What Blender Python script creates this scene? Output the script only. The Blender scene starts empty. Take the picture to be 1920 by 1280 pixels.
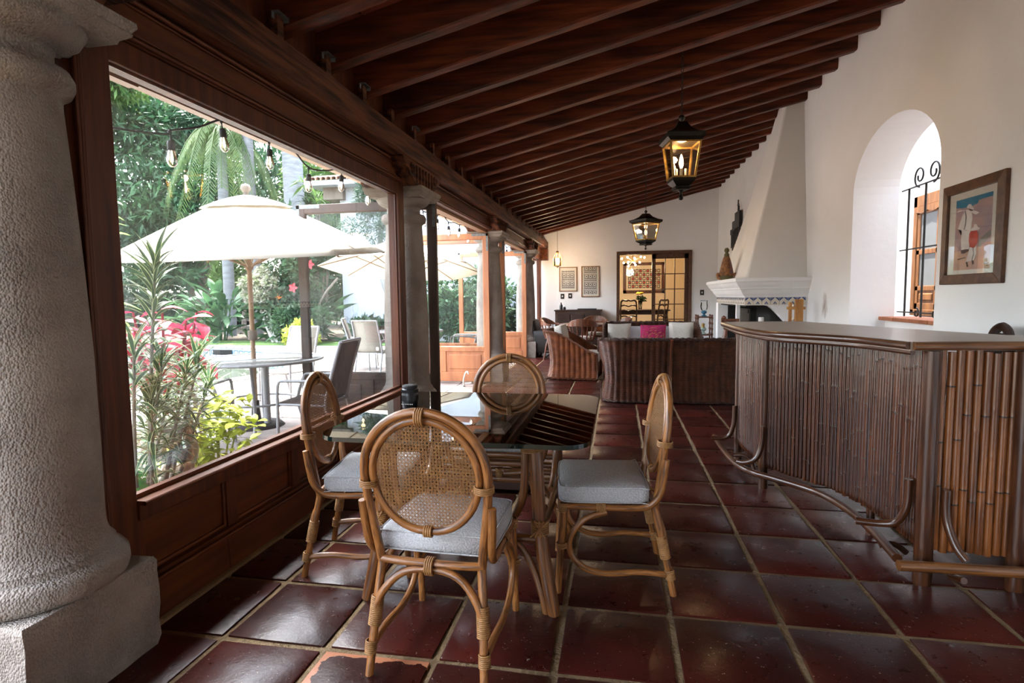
import bpy, bmesh, math, random
import numpy as np
from mathutils import Vector, Matrix
random.seed(7); RNG = np.random.default_rng(7)
sc = bpy.context.scene
COL = sc.collection
PI = math.pi
V = Vector
# ------------------------------------------------------------ camera
cam = bpy.data.cameras.new('camera'); cam.lens = 20.0; cam.sensor_width = 36.0
cam.clip_start = 0.05; cam.clip_end = 200
co = bpy.data.objects.new('camera', cam); COL.objects.link(co)
PITCH, YAW, ROLL = 0.0788384744, 0.184093957, 0.0112715404
cy, sy, cp, sp = math.cos(YAW), math.sin(YAW), math.cos(PITCH), math.sin(PITCH)
fw = V((-sy*cp, cy*cp, -sp)); rt = V((cy, sy, 0)); dn = fw.cross(rt)
cr, sr = math.cos(ROLL), math.sin(ROLL)
r2 = cr*rt + sr*dn; d2 = -sr*rt + cr*dn
co.matrix_world = Matrix(((r2.x, -d2.x, -fw.x, 0), (r2.y, -d2.y, -fw.y, 0), (r2.z, -d2.z, -fw.z, 1.2933), (0, 0, 0, 1)))
sc.camera = co
# ------------------------------------------------------------ world, sun, exposure
w = bpy.data.worlds.new('sky'); sc.world = w; w.use_nodes = True
nt = w.node_tree; nt.nodes.clear()
sky = nt.nodes.new('ShaderNodeTexSky'); sky.sky_type = 'NISHITA'; sky.sun_disc = False
sky.sun_elevation = math.radians(62); sky.sun_rotation = math.radians(-57)
sky.air_density = 1.0; sky.dust_density = 3.0; sky.ozone_density = 1.0
bg = nt.nodes.new('ShaderNodeBackground'); bg.inputs[1].default_value = 0.80
wo = nt.nodes.new('ShaderNodeOutputWorld')
hs = nt.nodes.new('ShaderNodeHueSaturation'); hs.inputs['Saturation'].default_value = 0.50
nt.links.new(sky.outputs[0], hs.inputs['Color']); nt.links.new(hs.outputs[0], bg.inputs[0]); nt.links.new(bg.outputs[0], wo.inputs[0])
sun = bpy.data.lights.new('sun', 'SUN'); sun.energy = 8.0; sun.angle = math.radians(0.6); sun.color = (1.0, 0.97, 0.93)
so = bpy.data.objects.new('sun', sun); COL.objects.link(so)
so.rotation_euler = V((-0.16, 0.30, 0.94)).normalized().to_track_quat('Z', 'Y').to_euler()
so.location = (-6, 6, 15)
vs = sc.view_settings; vs.view_transform = 'Standard'; vs.look = 'None'; vs.gamma = 1.0; vs.use_curve_mapping = False
vs.exposure = 2.17
sc.cycles.max_bounces = 9; sc.cycles.diffuse_bounces = 5; sc.cycles.glossy_bounces = 4
sc.cycles.transmission_bounces = 6; sc.cycles.transparent_max_bounces = 24
sc.cycles.sample_clamp_indirect = 6.0; sc.cycles.caustics_reflective = False; sc.cycles.caustics_refractive = False
sc.cycles.use_denoising = True
# ------------------------------------------------------------ materials
MATS = {}
DEEP = dict(beam_wood=.95, ledger_wood=.85, mahogany=.9, mahogany_h=.9, rattan=.74, rattan_dark=.72, cane_strand=.85, lashing=.8, bar_cane=.58, bar_pole=.55, bar_bamboo=.92, dark_furniture=.8, turned_wood=.85, frame_wood=.9, stone=.8, bar_laminate=.95)
def _new(name):
    m = bpy.data.materials.new(name); m.use_nodes = True; MATS[name] = m
    n = m.node_tree.nodes; return m, n, m.node_tree.links, n['Principled BSDF']
def _coord(n, l, kind, scale):
    tc = n.new('ShaderNodeTexCoord'); mp = n.new('ShaderNodeMapping'); mp.inputs['Scale'].default_value = scale
    l.new(tc.outputs[kind], mp.inputs['Vector']); return mp.outputs[0]
def mat(name, col, rough=0.6, col2=None, scale=(6, 6, 6), coord='Object', bump=0.0, bscale=None, metal=0.0, rnd=0.0,
        detail=4.0, lo=0.35, hi=0.65, spec=0.5, coat=0.0, r2=None, dist=0.0, bdist=0.02):
    m, n, l, p = _new(name)
    if name in DEEP: col = tuple(c*DEEP[name] for c in col); col2 = tuple(c*DEEP[name] for c in col2) if col2 else None
    p.inputs['Base Color'].default_value = (*col, 1); p.inputs['Roughness'].default_value = rough
    p.inputs['Metallic'].default_value = metal; p.inputs['Specular IOR Level'].default_value = spec
    p.inputs['Coat Weight'].default_value = coat; p.inputs['Coat Roughness'].default_value = 0.12
    if col2 is not None or bump or r2 is not None:
        vec = _coord(n, l, coord, scale)
        if rnd:
            oi = n.new('ShaderNodeObjectInfo'); ad = n.new('ShaderNodeVectorMath'); ad.operation = 'ADD'
            mu = n.new('ShaderNodeMath'); mu.operation = 'MULTIPLY'; mu.inputs[1].default_value = 37.0
            l.new(oi.outputs['Random'], mu.inputs[0]); l.new(vec, ad.inputs[0]); l.new(mu.outputs[0], ad.inputs[1]); vec = ad.outputs[0]
        no = n.new('ShaderNodeTexNoise'); no.inputs['Scale'].default_value = 1.0; no.inputs['Detail'].default_value = detail
        no.inputs['Distortion'].default_value = dist; l.new(vec, no.inputs['Vector'])
        fac = no.outputs['Fac']
        if col2 is not None:
            rp = n.new('ShaderNodeValToRGB'); e = rp.color_ramp.elements
            e[0].position = lo; e[0].color = (*col, 1); e[1].position = hi; e[1].color = (*col2, 1)
            l.new(fac, rp.inputs[0]); out = rp.outputs[0]
            if rnd:
                hs = n.new('ShaderNodeHueSaturation'); ma = n.new('ShaderNodeMapRange')
                ma.inputs['To Min'].default_value = 1 - rnd; ma.inputs['To Max'].default_value = 1 + rnd
                l.new(oi.outputs['Random'], ma.inputs['Value']); l.new(ma.outputs[0], hs.inputs['Value']); l.new(out, hs.inputs['Color']); out = hs.outputs[0]
            l.new(out, p.inputs['Base Color'])
        if r2 is not None:
            mr = n.new('ShaderNodeMapRange'); mr.inputs['To Min'].default_value = rough; mr.inputs['To Max'].default_value = r2
            mr.inputs['From Min'].default_value = 0.35; mr.inputs['From Max'].default_value = 0.65
            l.new(fac, mr.inputs['Value']); l.new(mr.outputs[0], p.inputs['Roughness'])
        if bump:
            nb = no
            if bscale is not None:
                nb = n.new('ShaderNodeTexNoise'); nb.inputs['Detail'].default_value = 4; nb.inputs['Scale'].default_value = 1
                l.new(_coord(n, l, coord, bscale), nb.inputs['Vector'])
            b = n.new('ShaderNodeBump'); b.inputs['Strength'].default_value = bump; b.inputs['Distance'].default_value = bdist
            l.new(nb.outputs['Fac'], b.inputs['Height']); l.new(b.outputs[0], p.inputs['Normal'])
    return m
def emit(name, col, strength, base=None):
    m, n, l, p = _new(name); p.inputs['Base Color'].default_value = (*(base or col), 1)
    p.inputs['Emission Color'].default_value = (*col, 1); p.inputs['Emission Strength'].default_value = strength; return m
def glass(name, tint=(1, 1, 1), gloss=1.0, white_mix=0.0, rough=0.0, ior=1.5):
    m = bpy.data.materials.new(name); m.use_nodes = True; MATS[name] = m
    n = m.node_tree.nodes; l = m.node_tree.links; n.clear()
    tr = n.new('ShaderNodeBsdfTransparent'); tr.inputs[0].default_value = (*tint, 1)
    gl = n.new('ShaderNodeBsdfGlossy'); gl.inputs['Roughness'].default_value = rough
    fr = n.new('ShaderNodeFresnel'); fr.inputs[0].default_value = ior
    mu = n.new('ShaderNodeMath'); mu.operation = 'MULTIPLY'; mu.inputs[1].default_value = gloss; l.new(fr.outputs[0], mu.inputs[0])
    mx = n.new('ShaderNodeMixShader'); l.new(mu.outputs[0], mx.inputs[0]); l.new(tr.outputs[0], mx.inputs[1]); l.new(gl.outputs[0], mx.inputs[2])
    out = n.new('ShaderNodeOutputMaterial'); last = mx.outputs[0]
    if white_mix:  # mixes a whitish diffuse and translucent share into the glass
        df = n.new('ShaderNodeBsdfDiffuse'); df.inputs[0].default_value = (0.8, 0.85, 0.88, 1)
        tl = n.new('ShaderNodeBsdfTranslucent'); tl.inputs[0].default_value = (0.8, 0.85, 0.88, 1)
        m1 = n.new('ShaderNodeMixShader'); l.new(df.outputs[0], m1.inputs[1]); l.new(tl.outputs[0], m1.inputs[2])
        m2 = n.new('ShaderNodeMixShader'); m2.inputs[0].default_value = white_mix; l.new(last, m2.inputs[1]); l.new(m1.outputs[0], m2.inputs[2]); last = m2.outputs[0]
    l.new(last, out.inputs[0]); return m
def leafmat(name, col, col2, tl=0.35, scale=(3, 3, 3), rough=0.45, stripe=None):
    """leaf: colour varied by object-space noise, some light passing through; stripe = edge colour across the width (UV v)"""
    m, n, l, p = _new(name)
    no = n.new('ShaderNodeTexNoise'); no.inputs['Scale'].default_value = 1; l.new(_coord(n, l, 'Object', scale), no.inputs['Vector'])
    rp = n.new('ShaderNodeValToRGB'); e = rp.color_ramp.elements
    e[0].position = 0.35; e[0].color = (*col, 1); e[1].position = 0.65; e[1].color = (*col2, 1); l.new(no.outputs['Fac'], rp.inputs[0])
    out = rp.outputs[0]
    if stripe:
        uv = n.new('ShaderNodeTexCoord'); sx = n.new('ShaderNodeSeparateXYZ'); l.new(uv.outputs['UV'], sx.inputs[0])
        a = n.new('ShaderNodeMath'); a.operation = 'SUBTRACT'; a.inputs[1].default_value = 0.5; l.new(sx.outputs['Y'], a.inputs[0])
        b = n.new('ShaderNodeMath'); b.operation = 'ABSOLUTE'; l.new(a.outputs[0], b.inputs[0])
        c = n.new('ShaderNodeMath'); c.operation = 'GREATER_THAN'; c.inputs[1].default_value = stripe[1]; l.new(b.outputs[0], c.inputs[0])
        mx = n.new('ShaderNodeMix'); mx.data_type = 'RGBA'; l.new(c.outputs[0], mx.inputs['Factor']); l.new(out, mx.inputs['A']); mx.inputs['B'].default_value = (*stripe[0], 1)
        out = mx.outputs['Result']
    l.new(out, p.inputs['Base Color']); p.inputs['Roughness'].default_value = rough; p.inputs['Specular IOR Level'].default_value = 0.22
    t = n.new('ShaderNodeBsdfTranslucent'); l.new(out, t.inputs[0])
    mx = n.new('ShaderNodeMixShader'); mx.inputs[0].default_value = tl
    o = [q for q in n if q.type == 'OUTPUT_MATERIAL'][0]
    l.new(p.outputs[0], mx.inputs[1]); l.new(t.outputs[0], mx.inputs[2]); l.new(mx.outputs[0], o.inputs[0]); return m

mat('plaster', (0.86, 0.85, 0.845), 0.85, (0.80, 0.79, 0.785), (0.9, 0.9, 0.9), bump=0.25, bscale=(7, 7, 7), spec=0.2)
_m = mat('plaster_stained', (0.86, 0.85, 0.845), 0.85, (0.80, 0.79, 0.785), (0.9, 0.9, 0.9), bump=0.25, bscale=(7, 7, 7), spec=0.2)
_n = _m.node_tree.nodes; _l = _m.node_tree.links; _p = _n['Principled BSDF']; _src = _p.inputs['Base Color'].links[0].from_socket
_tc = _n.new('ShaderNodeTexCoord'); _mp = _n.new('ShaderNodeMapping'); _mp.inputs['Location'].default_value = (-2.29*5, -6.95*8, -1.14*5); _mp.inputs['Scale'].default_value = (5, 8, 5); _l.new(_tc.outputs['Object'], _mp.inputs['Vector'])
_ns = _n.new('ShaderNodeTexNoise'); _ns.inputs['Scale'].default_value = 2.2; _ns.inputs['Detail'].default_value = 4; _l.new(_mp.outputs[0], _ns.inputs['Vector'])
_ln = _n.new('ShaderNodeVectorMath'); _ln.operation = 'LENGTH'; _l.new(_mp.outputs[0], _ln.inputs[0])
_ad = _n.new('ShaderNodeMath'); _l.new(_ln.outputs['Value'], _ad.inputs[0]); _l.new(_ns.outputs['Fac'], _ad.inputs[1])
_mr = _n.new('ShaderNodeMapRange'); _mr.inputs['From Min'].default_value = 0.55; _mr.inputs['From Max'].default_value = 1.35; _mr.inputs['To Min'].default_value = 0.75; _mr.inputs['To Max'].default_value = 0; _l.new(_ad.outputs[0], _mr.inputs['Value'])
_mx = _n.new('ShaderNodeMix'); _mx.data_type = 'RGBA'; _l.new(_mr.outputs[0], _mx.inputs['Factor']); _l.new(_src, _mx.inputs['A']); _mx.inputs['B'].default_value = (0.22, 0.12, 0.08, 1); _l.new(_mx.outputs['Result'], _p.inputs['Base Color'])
mat('plaster_hood', (0.78, 0.75, 0.71), 0.85, (0.74, 0.71, 0.67), (1.5, 1.5, 1.5), bump=0.2, bscale=(8, 8, 8), spec=0.2)
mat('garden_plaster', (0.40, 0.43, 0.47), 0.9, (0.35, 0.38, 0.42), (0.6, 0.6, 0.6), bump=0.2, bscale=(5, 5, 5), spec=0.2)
mat('warm_plaster', (0.70, 0.57, 0.40), 0.9, spec=0.2)
mat('grout', (0.15, 0.098, 0.046), 0.8, (0.22, 0.15, 0.075), (9, 9, 9), bump=0.5, bscale=(60, 60, 60))
mat('stone', (0.43, 0.385, 0.34), 0.9, (0.29, 0.255, 0.225), (4, 4, 4), detail=9, spec=0.2)
_n = MATS['stone'].node_tree.nodes; _l = MATS['stone'].node_tree.links
_vo = _n.new('ShaderNodeTexVoronoi'); _vo.inputs['Scale'].default_value = 150; _l.new(_coord(_n, _l, 'Object', (1, 1, 0.8)), _vo.inputs['Vector'])
_no = _n.new('ShaderNodeTexNoise'); _no.inputs['Scale'].default_value = 22; _no.inputs['Detail'].default_value = 6; _l.new(_coord(_n, _l, 'Object', (1, 1, 1)), _no.inputs['Vector'])
_ma = _n.new('ShaderNodeMath'); _ma.operation = 'MULTIPLY_ADD'; _ma.inputs[1].default_value = -0.55; _l.new(_vo.outputs['Distance'], _ma.inputs[0]); _l.new(_no.outputs['Fac'], _ma.inputs[2])
_b = _n.new('ShaderNodeBump'); _b.inputs['Strength'].default_value = 0.8; _b.inputs['Distance'].default_value = 0.012; _l.new(_ma.outputs[0], _b.inputs['Height']); _l.new(_b.outputs[0], _n['Principled BSDF'].inputs['Normal'])
mat('mahogany', (0.125, 0.034, 0.011), 0.45, (0.055, 0.014, 0.006), (24, 24, 2), bump=0.08, detail=6, spec=0.3)
mat('mahogany_h', (0.150, 0.042, 0.013), 0.45, (0.065, 0.017, 0.006), (20, 1.4, 20), bump=0.08, detail=6, spec=0.3)
mat('door_wood_lit', (0.42, 0.165, 0.065), 0.45, (0.30, 0.11, 0.045), (14, 14, 2), bump=0.08, detail=5)  # bounced terrace light put into the colour of the same door wood
mat('door_wood_shaded', (0.062, 0.031, 0.018), 0.55, (0.034, 0.018, 0.011), (14, 14, 2), bump=0.15, detail=5)  # same door wood, shade on the near leaf put into its colour
mat('beam_wood', (0.135, 0.030, 0.009), 0.48, (0.034, 0.008, 0.004), (2.2, 22, 22), bump=0.35, rnd=0.25, detail=6, spec=0.28)
mat('ledger_wood', (0.150, 0.050, 0.021), 0.65, (0.026, 0.008, 0.004), (26, 2.0, 26), bump=0.6, detail=8, spec=0.2, lo=0.4, hi=0.62)
mat('brick', (0.20, 0.035, 0.018), 0.75, (0.14, 0.026, 0.014), (14, 14, 14), rnd=0.2, bump=0.2)
mat('mortar', (0.45, 0.42, 0.38), 0.9)
mat('rattan', (0.36, 0.14, 0.034), 0.38, (0.075, 0.024, 0.007), (9, 7, 1), coord='UV', bump=0.25, detail=8, lo=0.46, hi=0.66, coat=0.15, dist=0.6)
mat('rattan_dark', (0.30, 0.115, 0.03), 0.32, (0.085, 0.028, 0.009), (4, 16, 1), coord='UV', bump=0.2, detail=5, coat=0.3)
mat('cane_strand', (0.36, 0.175, 0.055), 0.5, (0.24, 0.11, 0.035), (30, 30, 30))
mat('lashing', (0.42, 0.21, 0.07), 0.5, (0.28, 0.13, 0.04), (40, 40, 40), bump=0.2)
mat('linen', (0.50, 0.505, 0.515), 0.95, (0.38, 0.385, 0.395), (160, 160, 160), bump=0.4, detail=3, spec=0.1)
mat('cream_cloth', (0.66, 0.62, 0.56), 0.95, (0.58, 0.54, 0.48), (60, 60, 60), bump=0.3, spec=0.1)
mat('bar_cane', (0.120, 0.034, 0.010), 0.22, (0.042, 0.011, 0.004), (30, 30, 3), bump=0.1, rnd=0.3, detail=5, coat=0.8)
mat('bar_bamboo', (0.25, 0.082, 0.018), 0.28, (0.10, 0.03, 0.008), (22, 22, 3.2), bump=0.12, rnd=0.22, detail=5, coat=0.4)
mat('bar_pole', (0.14, 0.045, 0.014), 0.3, (0.055, 0.016, 0.006), (5, 9, 1), coord='UV', bump=0.1, coat=0.2)
mat('bar_laminate', (0.33, 0.265, 0.215), 0.3, (0.29, 0.23, 0.185), (8, 8, 8))
mat('node_dark', (0.02, 0.008, 0.004), 0.4)
mat('iron', (0.012, 0.012, 0.013), 0.45, metal=0.3)
mat('lantern_metal', (0.02, 0.018, 0.014), 0.35, metal=0.7)
mat('brass', (0.45, 0.28, 0.08), 0.35, (0.25, 0.15, 0.04), (30, 30, 30), metal=0.9)
mat('steel_plate', (0.20, 0.21, 0.21), 0.5, (0.12, 0.13, 0.13), (30, 30, 30), metal=0.6)
mat('white_plastic', (0.75, 0.74, 0.70), 0.5)
mat('black_plastic', (0.008, 0.008, 0.009), 0.35)
mat('black_rubber', (0.012, 0.012, 0.013), 0.7, bump=0.3, bscale=(200, 200, 200))
mat('black_leather', (0.012, 0.011, 0.011), 0.5)
mat('table_edge', (0.004, 0.012, 0.011), 0.08)
mat('frame_wood', (0.125, 0.05, 0.018), 0.42, (0.06, 0.022, 0.009), (20, 20, 20), bump=0.1)
mat('light_frame', (0.24, 0.12, 0.05), 0.5)
mat('pine', (0.52, 0.24, 0.06), 0.45, (0.38, 0.16, 0.04), (30, 30, 4), bump=0.1)
mat('shutter_wood', (0.26, 0.105, 0.028), 0.45, (0.15, 0.056, 0.015), (22, 22, 3), bump=0.12)
mat('paper', (0.74, 0.71, 0.64), 0.85)
mat('ink', (0.045, 0.042, 0.04), 0.85)
mat('ink_gray', (0.25, 0.24, 0.22), 0.85)
mat('turned_wood', (0.20, 0.06, 0.022), 0.35, (0.10, 0.028, 0.010), (20, 20, 8), coat=0.2)
mat('dark_furniture', (0.065, 0.024, 0.012), 0.4, (0.03, 0.011, 0.006), (4, 20, 20), coat=0.2)
mat('terracotta', (0.42, 0.15, 0.07), 0.7, (0.33, 0.11, 0.05), (10, 10, 10), rnd=0.2, bump=0.2)
mat('roof_clay', (0.40, 0.24, 0.17), 0.85, (0.26, 0.16, 0.12), (6, 6, 6), bump=0.3)
mat('paver', (0.24, 0.20, 0.185), 0.85, (0.17, 0.14, 0.125), (5, 5, 5), rnd=0.15, bump=0.25)
mat('coping', (0.31, 0.29, 0.265), 0.85, (0.26, 0.24, 0.215), (7, 7, 7), bump=0.2, rnd=0.1)
mat('soil', (0.05, 0.035, 0.022), 0.95, (0.09, 0.065, 0.04), (7, 7, 7), bump=0.5)
mat('grass', (0.11, 0.20, 0.045), 0.9, (0.07, 0.14, 0.03), (4, 4, 4), bump=0.5, bscale=(90, 90, 90))
mat('pool_tile', (0.30, 0.62, 0.66), 0.3, (0.26, 0.56, 0.62), (6, 6, 6))
mat('tile_blue', (0.03, 0.16, 0.26), 0.3)
mat('tile_white', (0.78, 0.82, 0.80), 0.3)
mat('bark', (0.20, 0.17, 0.14), 0.95, (0.12, 0.10, 0.08), (6, 6, 2), bump=0.5)
mat('palm_bark', (0.20, 0.21, 0.22), 0.95, (0.13, 0.135, 0.14), (3, 3, 14), bump=0.4)
mat('white_bark', (0.74, 0.73, 0.71), 0.9, (0.58, 0.56, 0.53), (9, 9, 9), bump=0.3)
mat('pole_wood', (0.30, 0.19, 0.11), 0.55, (0.22, 0.135, 0.075), (20, 20, 4))
mat('alu_frame', (0.28, 0.285, 0.30), 0.45, metal=0.2)
mat('sling_tan', (0.27, 0.245, 0.205), 0.85, (0.22, 0.20, 0.165), (150, 150, 150), bump=0.2)
mat('sling_brown', (0.055, 0.036, 0.028), 0.8, (0.035, 0.023, 0.018), (60, 60, 4))
mat('pale_stone', (0.52, 0.46, 0.40), 0.95, (0.40, 0.35, 0.29), (10, 10, 10), bump=0.6, bscale=(40, 40, 40))
mat('celadon', (0.42, 0.58, 0.54), 0.3, (0.33, 0.48, 0.45), (30, 30, 30))
mat('clay_pink', (0.60, 0.22, 0.17), 0.9)
mat('pink_cloth', (0.52, 0.03, 0.12), 0.9, (0.30, 0.02, 0.10), (25, 25, 25), bump=0.3)
mat('gold_thread', (0.62, 0.33, 0.10), 0.8)
mat('soot', (0.012, 0.011, 0.010), 0.95)
mat('charred_plank', (0.035, 0.025, 0.018), 0.8, (0.02, 0.015, 0.012), (30, 30, 3), bump=0.3)
mat('figurine', (0.36, 0.16, 0.06), 0.8, (0.14, 0.06, 0.03), (26, 26, 26), bump=0.4)
mat('figurine_blue', (0.06, 0.06, 0.14), 0.8, (0.30, 0.13, 0.05), (60, 60, 60))
mat('moss', (0.12, 0.105, 0.05), 0.9)
mat('print_sky', (0.02, 0.15, 0.26), 0.85, (0.05, 0.22, 0.34), (6, 6, 6))
mat('print_earth', (0.56, 0.35, 0.30), 0.85, (0.38, 0.29, 0.33), (5, 5, 9), detail=6)
mat('print_sand', (0.66, 0.42, 0.30), 0.85, (0.52, 0.34, 0.28), (7, 7, 12), detail=6)
mat('print_white', (0.85, 0.80, 0.77), 0.85, (0.70, 0.62, 0.61), (12, 12, 12))
mat('print_red', (0.62, 0.09, 0.06), 0.85, (0.45, 0.06, 0.05), (14, 14, 14))
mat('print_dark', (0.08, 0.05, 0.05), 0.85)
mat('water_bottom', (0.25, 0.75, 0.82), 0.6, (0.20, 0.68, 0.78), (2, 2, 2))
mat('cherry_flower', (0.62, 0.035, 0.05), 0.7)
mat('orange_flower', (0.85, 0.25, 0.03), 0.7)
mat('yellow_flower', (0.85, 0.48, 0.02), 0.7)
mat('blue_glaze', (0.03, 0.07, 0.20), 0.25)
mat('tile_cream', (0.66, 0.60, 0.50), 0.3)
glass('pane_glass', (0.97, 0.985, 0.98), 0.22, white_mix=0.0035)
glass('clear_glass', (0.97, 0.98, 0.97), 1.0)
mat('courtyard_plaster', (0.56, 0.55, 0.54), 0.9, (0.50, 0.49, 0.48), (2, 2, 2), bump=0.2, spec=0.2)
mat('window_dark', (0.16,0.165,0.16), 0.15)
glass('picture_glass', (1, 1, 1), 0.3)
glass('table_glass', (0.55, 0.63, 0.55), 1.25)
glass('frost_table', (0.80, 0.86, 0.86), 1.2, white_mix=0.35)
glass('bulb_glass', (1.0, 0.96, 0.9), 1.0)
glass('amber_glass', (0.97, 0.93, 0.86), 0.8)
glass('water', (0.80, 0.97, 0.98), 1.0, ior=1.33)
emit('filament', (1.0, 0.70, 0.40), 22.0)
emit('filament_soft', (1.0, 0.70, 0.42), 14.0)
emit('globe', (1.0, 0.80, 0.55), 9.0)
leafmat('canvas', (0.66, 0.62, 0.54), (0.62, 0.58, 0.50), 0.30, (4, 4, 4), rough=0.9)
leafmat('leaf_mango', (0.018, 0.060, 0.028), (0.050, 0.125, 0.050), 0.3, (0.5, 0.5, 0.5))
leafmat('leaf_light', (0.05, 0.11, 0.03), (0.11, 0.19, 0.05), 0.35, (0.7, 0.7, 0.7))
leafmat('leaf_palm', (0.05, 0.10, 0.035), (0.10, 0.15, 0.05), 0.35, (0.5, 0.5, 0.5))
leafmat('leaf_ginger', (0.03, 0.085, 0.04), (0.07, 0.15, 0.06), 0.3, (1.5, 1.5, 1.5), rough=0.3)
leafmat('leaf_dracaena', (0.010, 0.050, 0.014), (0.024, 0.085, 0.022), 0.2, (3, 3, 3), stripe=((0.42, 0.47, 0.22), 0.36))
leafmat('leaf_coleus', (0.25, 0.008, 0.03), (0.36, 0.018, 0.045), 0.3, (7, 7, 7), stripe=((0.16, 0.01, 0.05), 0.40))
leafmat('leaf_lime', (0.30, 0.36, 0.04), (0.46, 0.50, 0.09), 0.45, (4, 4, 4))
leafmat('leaf_cypress', (0.03, 0.065, 0.04), (0.06, 0.10, 0.06), 0.2, (2, 2, 2))
leafmat('leaf_shrub', (0.02, 0.055, 0.03), (0.05, 0.10, 0.04), 0.25, (1.2, 1.2, 1.2))
leafmat('leaf_blossom', (0.14, 0.19, 0.08), (0.38, 0.36, 0.30), 0.3, (6, 6, 6))
leafmat('leaf_elephant', (0.02, 0.16, 0.03), (0.04, 0.24, 0.04), 0.35, (4, 4, 4))
leafmat('leaf_bright', (0.16, 0.34, 0.05), (0.26, 0.44, 0.08), 0.45, (4, 4, 4))

def tile_mat(name, peel=False):
    m, n, l, p = _new(name)
    vec = _coord(n, l, 'Object', (1, 1, 1))
    oi = n.new('ShaderNodeObjectInfo'); mu = n.new('ShaderNodeMath'); mu.operation = 'MULTIPLY'; mu.inputs[1].default_value = 53
    l.new(oi.outputs['Random'], mu.inputs[0]); ad = n.new('ShaderNodeVectorMath'); l.new(vec, ad.inputs[0]); l.new(mu.outputs[0], ad.inputs[1])
    vec = ad.outputs[0]
    def noise(s, d=3, rough=0.5):
        q = n.new('ShaderNodeTexNoise'); q.inputs['Scale'].default_value = s; q.inputs['Detail'].default_value = d
        q.inputs['Roughness'].default_value = rough; l.new(vec, q.inputs['Vector']); return q.outputs['Fac']
    rp = n.new('ShaderNodeValToRGB'); e = rp.color_ramp.elements
    e[0].position = 0.35; e[0].color = (0.024, 0.005, 0.004, 1); e[1].position = 0.7; e[1].color = (0.056, 0.0085, 0.0055, 1)
    l.new(noise(2.6, 5), rp.inputs[0])
    hs = n.new('ShaderNodeHueSaturation'); ma = n.new('ShaderNodeMapRange'); ma.inputs['To Min'].default_value = 0.65; ma.inputs['To Max'].default_value = 1.25
    l.new(oi.outputs['Random'], ma.inputs['Value']); l.new(ma.outputs[0], hs.inputs['Value']); l.new(rp.outputs[0], hs.inputs['Color'])
    sp = n.new('ShaderNodeMath'); sp.operation = 'GREATER_THAN'; sp.inputs[1].default_value = 0.71; l.new(noise(85, 2, 0.6), sp.inputs[0])
    mx = n.new('ShaderNodeMix'); mx.data_type = 'RGBA'; l.new(sp.outputs[0], mx.inputs['Factor']); l.new(hs.outputs[0], mx.inputs['A'])
    mx.inputs['B'].default_value = (0.30, 0.24, 0.20, 1); col = mx.outputs['Result']
    if peel:   # glaze worn off along two edges down to raw terracotta
        tc = n.new('ShaderNodeTexCoord'); sx = n.new('ShaderNodeSeparateXYZ'); l.new(tc.outputs['Object'], sx.inputs[0])
        a = n.new('ShaderNodeMath'); a.operation = 'MULTIPLY'; a.inputs[1].default_value = -1; l.new(sx.outputs['X'], a.inputs[0])
        b = n.new('ShaderNodeMath'); b.operation = 'MAXIMUM'; l.new(a.outputs[0], b.inputs[0]); l.new(sx.outputs['Y'], b.inputs[1])
        q = n.new('ShaderNodeMath'); q.operation = 'MULTIPLY_ADD'; q.inputs[1].default_value = 0.09; l.new(noise(16, 5), q.inputs[0]); l.new(b.outputs[0], q.inputs[2])
        g = n.new('ShaderNodeMath'); g.operation = 'GREATER_THAN'; g.inputs[1].default_value = 0.222; l.new(q.outputs[0], g.inputs[0])
        m2 = n.new('ShaderNodeMix'); m2.data_type = 'RGBA'; l.new(g.outputs[0], m2.inputs['Factor']); l.new(col, m2.inputs['A'])
        m2.inputs['B'].default_value = (0.42, 0.17, 0.09, 1); col = m2.outputs['Result']
    l.new(col, p.inputs['Base Color']); p.inputs['Specular IOR Level'].default_value = 0.28
    r = n.new('ShaderNodeMapRange'); r.inputs['To Min'].default_value = 0.22; r.inputs['To Max'].default_value = 0.36; l.new(noise(14, 6, 0.6), r.inputs['Value']); l.new(r.outputs[0], p.inputs['Roughness'])
    s1 = n.new('ShaderNodeMath'); s1.operation = 'MULTIPLY_ADD'; s1.inputs[1].default_value = 0.12; l.new(noise(70, 3), s1.inputs[0]); l.new(noise(4.5, 2), s1.inputs[2])
    b = n.new('ShaderNodeBump'); b.inputs['Strength'].default_value = 0.28; b.inputs['Distance'].default_value = 0.02
    l.new(s1.outputs[0], b.inputs['Height']); l.new(b.outputs[0], p.inputs['Normal'])
tile_mat('floor_tile'); tile_mat('floor_tile_peeled', True)

def wicker_mat(name, c1, c2):
    m, n, l, p = _new(name)
    tc = n.new('ShaderNodeTexCoord'); mp = n.new('ShaderNodeMapping'); mp.inputs['Scale'].default_value = (1, 1, 1); l.new(tc.outputs['UV'], mp.inputs[0])
    wv = n.new('ShaderNodeTexWave'); wv.bands_direction = 'Y'; wv.inputs['Scale'].default_value = 28; wv.inputs['Distortion'].default_value = 1.2
    wv.inputs['Detail'].default_value = 2; l.new(mp.outputs[0], wv.inputs[0])
    no = n.new('ShaderNodeTexNoise'); no.inputs['Scale'].default_value = 9; no.inputs['Detail'].default_value = 6; l.new(mp.outputs[0], no.inputs[0])
    rp = n.new('ShaderNodeValToRGB'); e = rp.color_ramp.elements; e[0].position = 0.3; e[0].color = (*c2, 1); e[1].position = 0.7; e[1].color = (*c1, 1); l.new(no.outputs['Fac'], rp.inputs[0])
    l.new(rp.outputs[0], p.inputs['Base Color']); p.inputs['Roughness'].default_value = 0.38
    b = n.new('ShaderNodeBump'); b.inputs['Strength'].default_value = 0.9; b.inputs['Distance'].default_value = 0.008
    l.new(wv.outputs['Fac'], b.inputs['Height']); l.new(b.outputs[0], p.inputs['Normal'])
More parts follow.
